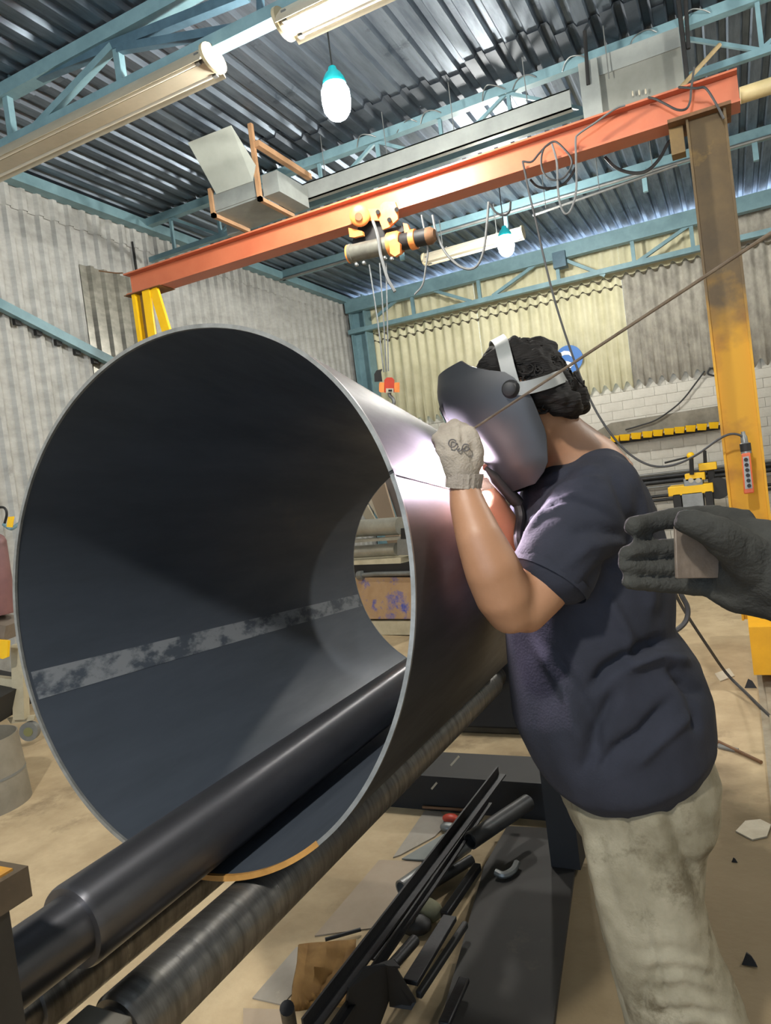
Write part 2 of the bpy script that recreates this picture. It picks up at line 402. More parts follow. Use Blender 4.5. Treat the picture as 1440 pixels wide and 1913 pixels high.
# near truss: top, middle and bottom chords in one vertical plane with webs
Y1 = 3.7
t1 = thing('roof_truss', (-3.3, Y1, 4.1), 'nearest blue lattice truss carrying the two long batten lights', 'truss')
member('top_chord', (XL + .1, Y1, 4.56), (XR, Y1, 4.56), .1, .09, m_blue, t1)
b0 = PY(0, 172, Y1); b1 = PY(430, 2, Y1); dv = (b1 - b0)
member('middle_chord', b0 - dv * .48, b1 + dv * .06, .06, .06, m_blued, t1)
member('bottom_chord', (XL + .1, Y1, 4.19), (XR, Y1, 4.19), .1, .075, m_blue, t1)
for a_, b_, wd in (((12, 168), (26, 268), .05), ((219, 84), (229, 160), .05), ((233, 14), (238, 56), .04), ((20, 122), (21, 160), .03)):
    member('post', PY(*a_, Y1), PY(*b_, Y1), wd, wd, m_blue, t1)
member('post', PY(485, -30, Y1), PY(488, 44, Y1), .035, .035, m_blued, t1)
for a_, b_, mm in (((212, 88), (50, 258), m_blue), ((222, 92), (470, 50), m_blued)):
    member('diagonal', PY(*a_, Y1 - .01), PY(*b_, Y1 - .01), .05, .05, mm, t1)
for k in range(5):
    x = -.9 + k * 1.1
    member('post', (x, Y1, 4.2), (x, Y1, 4.55), .045, .045, m_blue, t1)
    member('diagonal', (x, Y1, 4.22), (x + 1.05, Y1, 4.54), .045, .045, m_blue, t1)
# second truss with slender webs
Y2 = 6.13
t2 = thing('roof_truss', (-2, Y2, 4.2), 'blue lattice truss behind the crane beam, above the grey tray', 'truss')
member('top_chord', (XL + .1, Y2, 4.57), (XR, Y2, 4.57), .08, .08, m_blue, t2)
member('bottom_chord', (XL + .1, Y2, 4.18), (XR, Y2, 4.18), .05, .05, m_blue, t2)
for k in range(14):
    x = -5.1 + k * .62
    member('post', (x, Y2, 4.19), (x, Y2, 4.55), .03, .03, m_blue, t2)
    member('diagonal', (x, Y2, 4.2 if k % 2 else 4.54), (x + .6, Y2, 4.54 if k % 2 else 4.2), .028, .028, m_blue, t2)
for k in range(8):
    x = -2.9 + k * .4 + random.uniform(-.12, .12); s_ = random.uniform(.3, 1.1)
    MB().tube(catmull([V((x, Y2 - .05, 4.53)), V((x + .03, Y2 - .09 * s_, 4.58)), V((x + .08, Y2 - .12 * s_, 4.6)), V((x + .15, Y2 - .08, 4.585)), V((x + .2, Y2 - .05, 4.56))], 4), .005, 6).build('tie_wire', m_gsteel, t2)
Y3 = 8.75
p3 = thing('purlin', (-1, Y3, 4.55), 'plain blue roof purlin over the far batten light', 'purlin')
member('channel', (XL + .1, Y3, 4.56), (XR, Y3, 4.56), .09, .12, m_blue, p3)
MB().cyl((XL + .1, Y3 - .05, 4.5), (XR, Y3 - .05, 4.5), .018, 8).build('rod', m_gsteel, p3)
for x in (-3.6, -2.2, -.6, .5): MB().box((x, Y3 - .05, 4.3), (x + .05, Y3, 4.55)).build('hanger', m_blue, p3)
cd_ = MB().cyl(PY(995, 402, 8.0), PY(1265, 308, 8.0), .016, 8).build('conduit', m_gsteel); tag(cd_, 'thin pale conduit under the roof between the looped cables', 'conduit')
for k in range(3):
    p = PY(1020 + k * 100, 393 - k * 34, 8.0); MB().cyl(p, (p.x, p.y, ROOF + .03), .005, 5).build('hanger', m_gsteel, cd_)
# truss along the back wall
Y4 = 10.62
t4 = thing('roof_truss', (-2, Y4, 4.0), 'far blue truss in front of the cream back wall', 'truss')
member('top_chord', (XL + .1, Y4, 4.43), (XR, Y4, 4.43), .12, .2, m_blue, t4)
member('bottom_chord', (XL + .1, Y4, 4.02), (XR, Y4, 4.02), .1, .07, m_blue, t4)
for px, py in ((770, 560), (893, 525), (1040, 490), (1180, 450), (1290, 420)):
    x = PY(px, py, Y4).x; member('post', (x, Y4, 4.03), (x, Y4, 4.34), .05, .05, m_blue, t4)
for a_, b_ in (((705, 590), (760, 545)), ((800, 540), (880, 563)), ((920, 553), (1020, 480)), ((1035, 478), (1130, 515)), ((1190, 490), (1300, 412))):
    member('diagonal', PY(*a_, Y4), PY(*b_, Y4), .045, .045, m_blue, t4)
x = PY(1045, 480, Y4).x
MB().box((x - .08, Y4 - .12, 4.2), (x + .1, Y4 + .05, 4.42)).build('gusset', m_blued, t4)
# rising blue rail on the left wall with its clips
r0 = PX(-40, 549, XL + .1); r1 = PX(240, 692, XL + .1)
br = tag(MB().bar(r0, r1, .06, .085).build('wall_rail', m_blue), 'sloping blue steel rail fixed across the left corrugated wall', 'rail')
for k in range(7):
    p = r0 + (r1 - r0) * (.1 + .13 * k); MB().box(p + V((-.06, -.03, -.085)), p + V((-.02, .03, -.03))).build('clip', m_black, br)
st = MB().box((XL + .02, PX(241, 430, XL).y - .012, 3.62), (XL + .035, PX(241, 430, XL).y + .012, 4.36)).build('cladding_strip', m_black)
tag(st, 'narrow black strip on the left wall above the beam end', 'strip')

# ------------------------------------------------------------------ batten lights
def batten(x0, x1, Y, z, label, wd=.2):
    t = thing('batten_light', ((x0 + x1) / 2, Y, z), label, 'light fitting', 'fluorescent batten lights')
    h = wd
    MB().loft([[V((x, Y + u * h, z + v)) for u, v in ((-.62, -.10), (-.5, -.085), (-.22, -.015), (.22, -.015), (.5, -.085), (.62, -.10), (.5, -.05), (.2, .02), (-.2, .02), (-.5, -.05))] for x in (x0, x1)], smooth=False).build('reflector', m_white, t)
    MB().box((x0, Y - .06, z - .085), (x1, Y + .06, z - .016)).build('gear_channel', m_white, t)
    for s in (-1, 1):
        tb = MB().cyl((x0 + .06, Y + s * .4 * h, z - .075), (x1 - .06, Y + s * .4 * h, z - .075), .017, 12).build('tube', m_tube, t)
        for xx in (x0 + .03, x1 - .06): MB().box((xx, Y + s * .4 * h - .014, z - .095), (xx + .03, Y + s * .4 * h + .014, z - .03)).build('lamp_holder', m_gsteel, tb)
    for xx, d in ((x0, -.02), (x1, .02)):
        n = 20
        c = [V((0, math.cos(2 * PI * j / n) * h * .6, -.04 + math.sin(2 * PI * j / n) * .078)) for j in range(n)]
        MB().loft([[V((xx, Y, z)) + q for q in c], [V((xx + d, Y, z)) + q for q in c]], smooth=False).build('end_cap', m_cap, t)
    for xx in (x0 + .3, x1 - .3): MB().box((xx - .012, Y - .012, z), (xx + .012, Y + .012, z + .04)).build('hanger', m_gsteel, t)
    return t
m_tube = mat('unlit_tube', 'dad8cc', None, rough=.2)
m_cap = mat('cream_cap', 'a89f84', None, rough=.5)
e1 = PY(397, 122, 3.66)
batten(e1.x - 2.4, e1.x, 3.66, 4.13, 'unlit twin batten light with oval cream end cap, upper left of the hall')
e2 = PY(532, 32, 3.66)
batten(e2.x, e2.x + 2.4, 3.66, 4.13, 'unlit twin batten light cut off by the top edge of the photo')
e3 = PY(978, 432, 8.7)
batten(e3.x - 1.25, e3.x, 8.6, e3.z, 'far batten light lit white by the bulb beside it', .16)
for xx in (e3.x - 1, e3.x - .3): MB().cyl((xx, 8.6, e3.z + .03), (xx, 8.6, ROOF), .006, 6).build('hanger', m_gsteel, [o for o in bpy.data.objects if o.get('label', '').startswith('far batten')][0])

# ------------------------------------------------------------------ ducts
YT = 5.78
a, b = PY(545, 366, YT), PY(1098, 176, YT)
td = thing('cable_tray', (a.x, YT, a.z), 'long pale grey tray hung behind the crane beam', 'cable tray')
MB().box((a.x - .15, YT, a.z - .08), (b.x - .13, YT + .012, a.z + .07)).box((a.x - .15, YT, a.z - .08), (b.x - .13, YT + .06, a.z - .07)).box((a.x - .15, YT, a.z + .06), (b.x - .13, YT + .06, a.z + .07)).build('channel', m_galv, td)
for k in range(5):
    xx = a.x + .35 + k * .62; MB().cyl((xx, YT + .04, a.z + .06), (xx, YT + .04, ROOF + .02), .004, 6).build('hanger', m_gsteel, td)
# flat wide duct at the right
YD = 5.86
p = [PY(*q, YD) for q in ((1128, 215), (1099, 114), (1268, 60), (1282, 165))]
zb = PY(1200, 232, YD).z; zt = p[1].z
dd = thing('flat_duct', ((p[0].x + p[2].x) / 2, YD, zb), 'large grey sheet metal box above the right part of the beam', 'duct')
MB().box((p[0].x, YD, zb), (p[2].x, YD + .3, zt)).build('casing', mat('dull_grey_sheet', '84867f', '75776f', 3, .55, .25), dd)
MB().box((p[0].x - .14, YD - .05, zb), (p[0].x, YD + .25, zt - .02)).build('flange', m_galv, dd)
MB().box((p[0].x, YD - .012, zt - .14), (p[2].x, YD + .01, zt)).build('lip', m_galv, dd)
for xx in (p[0].x - .08, p[2].x + .05): MB().cyl((xx, YD - .06, zt - .2), (xx + .02, YD - .06, ROOF + .03), .014, 8).build('hanger_rod', m_black, dd)
MB().cyl((p[2].x + .02, YD - .06, zt - .7), (p[2].x + .02, YD - .06, ROOF + .03), .016, 8).build('hanger_rod', m_black, dd)
for k in range(3): MB().ball((p[0].x + .22 + k * .045, YD - .025, PY(1170 + 6 * k, 182, YD).z), .014, 8, 6, (.5, .6, 1.6)).build('bolt', m_white, dd)
# open trough duct with a lifted flap
YH = 5.25
A = PY(403, 391, YH); B = PY(482, 360, YH); z0 = A.z - .02
dh = thing('trough_duct', (A.x, YH, z0), 'grey sheet metal trough with lifted square flap, hung left of the hoist', 'duct')
L = .5
MB().box((A.x, YH, z0 - .015), (B.x, YH + L, z0)).build('trough_floor', m_galv, dd and dh)
fl = [PY(352, 266, 5.02), PY(432, 234, 5.02), PY(478, 309, 5.2), PY(473, 338, 5.24), PY(405, 362, 5.24)]
n = (fl[1] - fl[0]).cross(fl[4] - fl[0]).normalized()
MB().poly(fl, .012, n).build('flap', mat('pale_sheet', 'b4bab2', 'a4aaa2', 3, .5, .2, bump=.3, bscale=4), dh)
MB().box((A.x, YH - .01, z0), (B.x, YH + .01, PY(440, 350, YH).z)).build('end_plate', m_galv, dh)
m_frame = mat('orange_lit_frame', 'b08a66', '9c7856', 6, .6)  # tan tint paints in the orange light falling on the bars
for xx, top in ((A.x - .02, PY(399, 352, YH).z), (B.x + .02, 4.6)):
    MB().box((xx - .018, YH - .03, z0 - .05), (xx + .018, YH + .005, top)).box((xx - .018, YH - .03, z0 - .05), (xx + .018, YH + L, z0 - .016)).build('hanger_frame', m_frame, dh)
MB().bar(PY(479, 268, YH - .02), PZ(578, 331, PY(479, 268, YH).z), .05, .05).build('hanger_frame', m_frame, dh)
MB().box((B.x + .04, YH + .02, z0 - .01), (B.x + .2, YH + L, z0 + .17)).build('side_duct', m_galv, dh)
MB().box((A.x - .2, YH + .4, z0 - .05), (A.x - .05, YH + L, z0 + .1)).build('side_duct', m_galv, dh)

# ------------------------------------------------------------------ gantry crane
YG = 4.98; ZB = 3.385; ZT = 3.585
g = thing('gantry_crane', (.07, YG, 0), 'orange crane beam on yellow steel columns', 'crane')
xa, xb = PY(246, 530, YG).x, PY(1379, 165, YG).x
MB().box((xa, YG - .006, ZB + .01), (xb, YG + .006, ZT - .01)).box((xa, YG - .008, ZB + .01), (xa + .012, YG + .05, ZT - .01)).build('beam_web', m_orange, g)
MB().box((xa - .02, YG - .07, ZT - .012), (xb, YG + .07, ZT)).build('top_flange', m_orange, g)
MB().box((xa, YG - .085, ZB), (xb, YG + .085, ZB + .014)).build('bottom_flange', m_orange, g)
# right column: H section, brown above, yellow below
m_col = mat('column_paint', '64502e', '534226', 6, .6, c3='7c6230', s3=5, t3=.62)
N_ = m_col.node_tree.nodes; L_ = m_col.node_tree.links; bs = N_['Principled BSDF']; src = bs.inputs['Base Color'].links[0].from_socket
tc = N_.new('ShaderNodeTexCoord'); sx = N_.new('ShaderNodeSeparateXYZ'); L_.new(tc.outputs['Object'], sx.inputs[0])
nz = N_.new('ShaderNodeTexNoise'); nz.inputs['Scale'].default_value = 7; nz.inputs['Detail'].default_value = 8; L_.new(tc.outputs['Object'], nz.inputs['Vector'])
mm = N_.new('ShaderNodeMath'); mm.operation = 'MULTIPLY_ADD'; mm.inputs[1].default_value = .7; L_.new(nz.outputs[0], mm.inputs[0]); L_.new(sx.outputs[2], mm.inputs[2])
mr = N_.new('ShaderNodeMapRange'); mr.inputs[1].default_value = 2.3; mr.inputs[2].default_value = 2.75; L_.new(mm.outputs[0], mr.inputs[0])
n2 = N_.new('ShaderNodeTexNoise'); n2.inputs['Scale'].default_value = 4; n2.inputs['Detail'].default_value = 9; L_.new(tc.outputs['Object'], n2.inputs['Vector'])
m2 = N_.new('ShaderNodeMapRange'); m2.inputs[1].default_value = .52; m2.inputs[2].default_value = .72; L_.new(n2.outputs[0], m2.inputs[0])
xy = N_.new('ShaderNodeMix'); xy.data_type = 'RGBA'; xy.inputs[6].default_value = (*lin('cb960e'), 1); xy.inputs[7].default_value = (*lin('946418'), 1); L_.new(m2.outputs[0], xy.inputs[0])
xx = N_.new('ShaderNodeMix'); xx.data_type = 'RGBA'; L_.new(mr.outputs[0], xx.inputs[0]); L_.new(xy.outputs[2], xx.inputs[6]); L_.new(src, xx.inputs[7]); L_.new(xx.outputs[2], bs.inputs['Base Color'])
cl, cr = PY(1284, 236, YG).x, PY(1357, 236, YG).x
cl = PY(1322, 590, YG).x; cr = PY(1397, 590, YG).x; mid = (cl + cr) / 2; hw = (cr - cl) / 2
zc = ZB - .02
cg = MB().box((mid - hw, YG - .11, .3), (mid - hw + .014, YG + .11, zc)).box((mid + hw - .014, YG - .11, .3), (mid + hw, YG + .11, zc)).box((mid - hw + .014, YG - .075, .3), (mid + hw - .014, YG - .06, zc))
cg.build('column', m_col, g)
MB().box((mid - hw - .1, YG - .14, zc), (mid + hw + .03, YG + .14, ZB)).build('head_plate', m_rust, g)
MB().box((mid - hw - .1, YG - .05, zc - .16), (mid - hw - .02, YG + .05, zc)).build('bracket', m_grime, g)
pf = PZ(1440, 1262, 0)
fx = PZ(1383, 1245, .1)
cgm = MB().box((-.02, 4.42, .09), (.34, 5.6, .36)); cgm.build('end_carriage', m_yellow, g)
MB().box((.13, 5.0, .36), (.2, 5.3, .75)).build('gusset', m_yclean, g)
for yy_ in (4.6, 5.45): MB().cyl((.09, yy_, .12), (.22, yy_, .12), .1, 20).build('wheel', m_black, g)
# left column: yellow H post with a splayed brace
lx = PY(285, 600, YG).x
lz = ZB - .005
MB().box((lx - .2, YG - .1, lz), (lx + .22, YG + .1, ZB)).build('head_plate', m_rust, g)
MB().box((lx - .13, YG - .08, .3), (lx - .09, YG + .08, lz)).box((lx + .0, YG - .085, .3), (lx + .085, YG - .07, lz)).box((lx - .1, YG - .01, .3), (lx + .02, YG + .01, lz)).build('column', m_yclean, g)
MB().box((lx - .09, YG - .02, .3), (lx + .0, YG - .012, lz)).build('web_plate', m_grime, g)
MB().bar((lx + .12, YG - .06, lz), (lx + .42, YG - .06, 1.9), .03, .085, up=(1, 0, 0)).build('brace', m_yclean, g)
MB().box((lx - .3, 4.4, .09), (lx + .15, 5.6, .36)).build('end_carriage', m_yellow, g)
# floor rails of the gantry
rl = tag(MB().box((-.005, 1.35, 0), (.2, 6.4, .012)).box((.085, 1.35, .012), (.11, 6.4, .02)).box((.03, 1.35, .012), (.14, 6.4, .02)).build('floor_rail', mat('worn_rail', 'a39c8c', '847c6c', 8, .5, .35)), 'grey steel rail on the floor under the right crane column', 'rail')
# rod and loose wire on the left beam end
tag(wire('tie_wire', [PY(185, 506, YG - .1), PY(215, 510, YG - .08), (xa - .01, YG - .08, ZT + .004)], .006, m_rust), 'rusty wire sticking out of the left beam end', 'wire')
# tan pipe and stick at the right end of the beam
tag(MB().cyl((xb + .02, YG + .3, PY(1385, 178, YG + .3).z), (XR, YG + .3, PY(1385, 178, YG + .3).z - .0), .05, 14).build('roof_pipe', mat('tan_pipe', 'c8b88a', 'b4a478', 5, .5)), 'tan pipe running on from the right beam end', 'pipe')
s0, s1 = PY(1266, 163, YG), PY(1344, 84, 5.3)
tag(MB().cyl((s0.x, YG, ZT + .012), s1, .014, 8).build('wooden_stick', mat('pale_wood', '9c8a66', '86744f', 9, .7)), 'pale wooden stick leaning up from the orange beam', 'stick')
# ------------------------------------------------------------------ rolled steel cone
m_plate = mat('mill_scale_steel', '2a2c31', '222428', 3.5, .46, .12, rough2=.58, spec=.35, stretch=(3, .5, 3), c3='3a3d42', s3=1.6, t3=.6)
m_plate_in = mat('mill_scale_steel_inside', '484f59', '3d444d', 2.5, .45, .3, rough2=.58, stretch=(3, .6, 3), c3='4d5054', s3=2, t3=.6)
m_edge = mat('cut_steel_edge', '8e8f8c', '747572', 30, .4, .5)
m_scale = mat('loose_scale', '3f464f', '787c80', 16, .6, .1, lo=.42, hi=.55, stretch=(1.4, .8, 1.4))
m_seam = mat('seam_gap', '121214', None, rough=.7)
m_heat = mat('heat_tint', '4a4858', '3a3c50', 12, .4, .6)
C0 = V((-.878, .9574, 1.2399)); CN = V((-.00262, .99485, -.10134)).normalized()
R1, R2, CL = .4594, .3644, 1.2655
H1 = (-.0357, .0067, -.0038, .0087); H2 = (-.0029, -.003, .0015, .0037)
CU = CN.cross(V((0, 0, 1))).normalized(); CV = CU.cross(CN)
def cpt(th, s, off=0):
    """point of the cone: angle, 0..1 along the axis, offset outwards"""
    h = [a + (b - a) * s for a, b in zip(H1, H2)]
    r = (R1 + (R2 - R1) * s) * (1 + h[0] * math.cos(2 * th) + h[1] * math.sin(2 * th) + h[2] * math.cos(3 * th) + h[3] * math.sin(3 * th)) + off
    return C0 + CN * (CL * s) + CU * (r * math.cos(th)) + CV * (r * math.sin(th))
SEAM = math.radians(21.6)
N = 180; TH = .006
cone = thing('steel_cone', C0 - V((0, 0, R1)), 'big dark rolled steel cone being welded, resting on the rollers', 'cone')
ang = [SEAM + .006 + (2 * PI - .012) * i / N for i in range(N + 1)]
prof = [(0, 0), (1 / 3, 0), (2 / 3, 0), (1, 0)]
ob = MB(); ib = MB()
ob.loft([[cpt(t, s, 0) for t in ang] for s in (0, .25, .5, .75, 1)], cap=False, closed=False)
ib.loft([[cpt(t, s, -TH) for t in ang] for s in (0, .25, .5, .75, 1)], cap=False, closed=False)
ib.cur = 1
sh = MB(); sh.v = ob.v + ib.v; k = len(ob.v); sh.f = ob.f + [[k + i for i in reversed(f)] for f in ib.f]; sh.sm = ob.sm + ib.sm; sh.mi = [0] * len(ob.f) + [1] * len(ib.f)
shell = sh.build('shell', [m_plate, m_plate_in], cone)
e1m = MB()
for s in (0, 1): e1m.loft([[cpt(t, s, 0) for t in ang], [cpt(t, s, -TH) for t in ang]], cap=False, closed=False, smooth=False)
for t in (ang[0], ang[-1]): e1m.loft([[cpt(t, s, 0) for s in (0, .5, 1)], [cpt(t, s, -TH) for s in (0, .5, 1)]], cap=False, closed=False, smooth=False)
rims = MB(); 
for s, nm in ((0, 'near_rim'), (1, 'far_rim')):
    MB().loft([[cpt(t, s + e, .0006) for t in ang] for e in (-.0012, .003 if s == 0 else -.003)] + [[cpt(t, s + e, -TH - .0006) for t in ang] for e in (.003 if s == 0 else -.003, -.0012)] + [[cpt(t, s - .0012, .0006) for t in ang]], cap=False, closed=False, smooth=False).build('rim', m_edge, cone)
# joint along the seam: backing gap, finished bead, tack welds
MB().loft([[cpt(SEAM + d, s, o) for d, o in ((-.012, .0008), (.012, .0008), (.012, -.0075), (-.012, -.0075))] for s in (0.0, .5, 1)], smooth=False).build('seam', m_seam, cone)
bd = []
for i in range(46):
    s = .33 + .67 * i / 45; rr = .0045 + .0012 * (i % 2)
    bd.append([cpt(SEAM + a_ * rr / .4, s, .003 + b_ * .003) for a_, b_ in ((-1, -1), (-.6, .6), (0, 1), (.6, .6), (1, -1))])
MB().loft(bd).build('weld_bead', m_gsteel, cone)
# strip of loose grey scale along one line inside
g0, g1 = math.radians(197.5), math.radians(205); f0, f1 = math.radians(194), math.radians(201)
MB().loft([[cpt((g0 + (f0 - g0) * s) + ((g1 - g0) + ((f1 - f0) - (g1 - g0)) * s) * u, s * .985 + .008, -TH - .0007) for u in (0, .25, .5, .75, 1)] for s in [i / 12 for i in range(13)]], cap=False, closed=False).build('scale_strip', m_scale, cone)
# thin ochre lip along the bottom of the near rim
b0_, b1_ = math.radians(258), math.radians(301)
MB().loft([[cpt(b0_ + (b1_ - b0_) * i / 24, s, o) for i in range(25)] for s, o in ((-.0016, .001), (-.0016, -TH * 1.35), (.005, -TH - .0012))], cap=False, closed=False, smooth=False).build('burr', mat('ochre_edge', 'b98a4a', '9a7038', 20, .5, .2), cone)

# ------------------------------------------------------------------ plate rolling machine
m_roll = mat('ground_roller', '66666a', '545458', 5, .34, .8, rough2=.42, stretch=(2, .6, 2), c3='706e68', s3=3, t3=.62, aniso=.85)
m_rollw = mat('worn_roller', '74726f', '55534f', 7, .27, .8, aniso=.85, rough2=.5, stretch=(1, 7, 1), c3='66635f', s3=5, t3=.6, bump=.1, bscale=14)
m_post = mat('dirty_frame', '3c3a36', '2d2b28', 8, .6, .3, c3='5a5245', s3=5, t3=.6)
M0 = thing('plate_roller', (-.878, 1.4, 0), 'plate rolling machine with three dark rollers carrying the steel cone', 'machine')
RA = V((-.884, 0, .8315))
MB().rod(V((RA.x, .3, RA.z)), V((RA.x, 2.6, RA.z)), [(0, .045), (.355, .046), (.355, .0565), (.36, .0588), (.366, .0595), (2.0, .0595), (2.01, .045), (2.3, .045)], 48).build('top_roller', m_roll, M0)
for x, x2, r in ((-.797, -.793, .0488), (-.975, -.98, .0476)):
    MB().rod(V((x, .42, .718)), V((x2, 2.5, .704)), [(0, .036), (.215, .036), (.215, .045), (.222, r), (1.8, r), (1.81, .036), (2.08, .036)], 40).build('bottom_roller', m_rollw, M0)
# near end frame: post with a yellow topped cap, bearing block
MB().box((-.86, .22, .98), (-.747, .512, 1.0145)).build('post_cap', mat('rusty_cap', '5c5040', '463c30', 8, .6, .2, c3='7a6a50', s3=9, t3=.6), M0)
MB().box((-.856, .24, 1.0145), (-.756, .5, 1.017)).build('cap_top', mat('yellow_worn', 'e0ac10', 'a87830', 9, .5, lo=.45, hi=.6), M0)
MB().box((-.85, .3, 0), (-.765, .495, .98)).build('post', m_post, M0)
q0, q1 = PZ(165, 1874, .772), PZ(246, 1899, .772)
MB().box((q0.x, q0.y - .3, 0), (q1.x, q0.y, .772)).build('bearing_block', mat('grey_bearing', '7c7870', '686459', 6, .55, .3), M0, bevel=.003)
# far end frame and base
MB().box((-.95, 2.3, .52), (-.6, 2.46, .93)).build('end_frame', m_black, M0, bevel=.01)
MB().box((-.7, 2.36, .021), (-.6, 2.45, .52)).build('leg', m_black, M0)
a = PZ(748, 1473, 0)
MB().box((-1.55, 2.72, 0), (-.5, 2.98, .15)).build('base_beam', mat('tarry_black', '0b0b0c', '131313', 6, .7), M0)
bb = [o for o in M0.children if o.name.startswith('base_beam')][0]
for q0, q1 in (((842, 1430), (857, 1413)), ((806, 1474), (816, 1462))):
    p0, p1 = PY(*q0, 2.719), PY(*q1, 2.719)
    MB().bar(p0, p1, .004, .008).build('chalk_mark', m_white, bb)

# ------------------------------------------------------------------ hoist on the beam
YH = 4.86
def HP(cx, cy, Y=YH): return PY(620 + cx / 6.545, 360 + cy / 6.545, Y)
m_hor = mat('hoist_orange', 'e08c4a', 'cc7434', 8, .5, c3='7a4a2c', s3=12, t3=.6)
m_drum = mat('drum_grey', '77766c', '5c5b54', 8, .45, .4)
h = thing('electric_hoist', (HP(500, 600).x, YH, HP(500, 600).z), 'orange and black electric hoist hanging from the beam by its trolley', 'hoist')
def hplate(name, pts, Y, th, m): return MB().poly([HP(*p, Y) for p in pts], th, (0, -1, 0)).build(name, m, h)
hplate('trolley_plate', [(590, 150), (640, 110), (770, 110), (800, 200), (806, 320), (700, 420), (620, 450), (575, 330)], YH + .0, .02, m_hor)
hplate('trolley_plate', [(430, 200), (600, 190), (600, 340), (430, 340)], YH + .01, .02, m_hor)
for c in ((560, 235), (700, 330), (790, 205)): MB().cyl(HP(*c, YH - .03), HP(*c, YH + .02), .016, 12).build('bolt', m_black, h)
MB().rod(HP(340, 285, YH - .07), HP(340, 285, YH + .06), [(0, .03), (.004, .06), (.02, .075), (.09, .075), (.13, .06)], 24).build('travel_motor', m_hor, h)
MB().cyl(HP(325, 290, YH - .085), HP(325, 290, YH - .06), .028, 16).build('motor_cap', m_rust, h)
hplate('lower_bracket', [(200, 430), (260, 440), (370, 470), (380, 520), (270, 545), (215, 540)], YH - .02, .03, m_hor)
hplate('suspension_frame', [(250, 590), (330, 400), (480, 330), (610, 370), (640, 460), (860, 400), (880, 470), (640, 560), (400, 680), (280, 650)], YH + .06, .12, m_black)
ax0, ax1 = HP(215, 750), HP(700, 640)
dx = (ax1 - ax0).normalized()
MB().rod(ax0, ax1, [(0, .062), (.008, .07), (.03, .07), (.032, .064), ((ax1 - ax0).length, .064)], 28).build('rope_drum', m_drum, h)
MB().rod(ax0 - dx * .01, ax0 + dx * .02, [(0, .05), (.004, .068), (.03, .068)], 28).build('drum_cap', m_hor, h)
p = HP(700, 640); MB().rod(p, p + dx * .1, [(0, .06), (.004, .085), (.075, .085), (.1, .07)], 28).build('gearbox', m_hor, h)
hplate('gear_cover', [(700, 600), (760, 560), (830, 620), (830, 740), (770, 780), (710, 740)], YH - .09, .03, m_hor)
MB().rod(p + dx * .1, p + dx * .3, [(0, .055), (.01, .06), (.2, .058)], 24).build('hoist_motor', m_black, h)
MB().rod(p + dx * .17, p + dx * .22, [(0, .05), (.004, .07), (.046, .07), (.05, .05)], 24).build('motor_ring', m_hor, h)
MB().rod(p + dx * .3, p + dx * .36, [(0, .06), (.03, .06), (.06, .04)], 20).build('motor_fan_cover', m_rust, h)
hplate('link', [(870, 370), (920, 380), (955, 470), (930, 560), (890, 540), (880, 460)], YH - .03, .03, m_hor)
for k, (x, y) in enumerate(((645, 800), (730, 810), (390, 860), (300, 880))): MB().ball(HP(x, y, YH - .03), .016, 8, 6).build('rope_guide', m_gsteel, h)
hb = PY(725, 722, YH)
for (x, y), tx in (((455, 880), -.035), ((583, 860), 0), ((660, 860), .03)):
    q = HP(x, y); MB().tube([q, (q + hb) / 2 + V((tx * .1, 0, 0)), hb + V((tx * .6, 0, .11))], .0055, 6).build('rope', m_rope, h)
k = thing('hook_block', hb - V((0, 0, .1)), 'small orange hook block with dark limit switch on the hoist ropes', 'hook block')
def KB(x, y, Y=YH): return PY(660 + x / 7.2, 560 + y / 7.2, Y)
for x0, x1 in ((345, 415), (550, 622)):
    MB().loft([[KB(x, y, Y) for x, y in ((x0, 1130), (x0 + 12, 1112), (x1, 1112), (x1, 1245), (x0 + 12, 1245), (x0, 1228))] for Y in (YH - .05, YH + .05)], smooth=False).build('cheek_plate', m_hor, k)
MB().loft([[KB(x, y, Y) for x, y in ((415, 1080), (450, 1045), (520, 1045), (552, 1080), (552, 1250), (415, 1250))] for Y in (YH - .04, YH + .04)], smooth=False).build('sheave_housing', m_red, k)
MB().loft([[KB(x, y, Y) for x, y in ((438, 1192), (540, 1192), (540, 1250), (438, 1250))] for Y in (YH - .045, YH - .04)], smooth=False).build('label_plate', m_white, k)
MB().loft([[KB(x, y, Y) for x, y in ((470, 1208), (520, 1208), (520, 1235), (470, 1235))] for Y in (YH - .048, YH - .045)], smooth=False).build('label_mark', m_black, k)
MB().loft([[KB(x, y, Y) for x, y in ((280, 1000), (310, 950), (390, 930), (375, 975), (390, 1100), (285, 1105))] for Y in (YH - .04, YH + .02)], smooth=False).build('limit_switch', m_black, k)
MB().tube(catmull([KB(485, 1250), KB(490, 1290), KB(530, 1330), KB(545, 1390), KB(505, 1430), KB(460, 1405)], 6), [.014] * 25 + [.014, .013, .011, .009, .007, .005], 10).build('hook', m_gsteel, k)

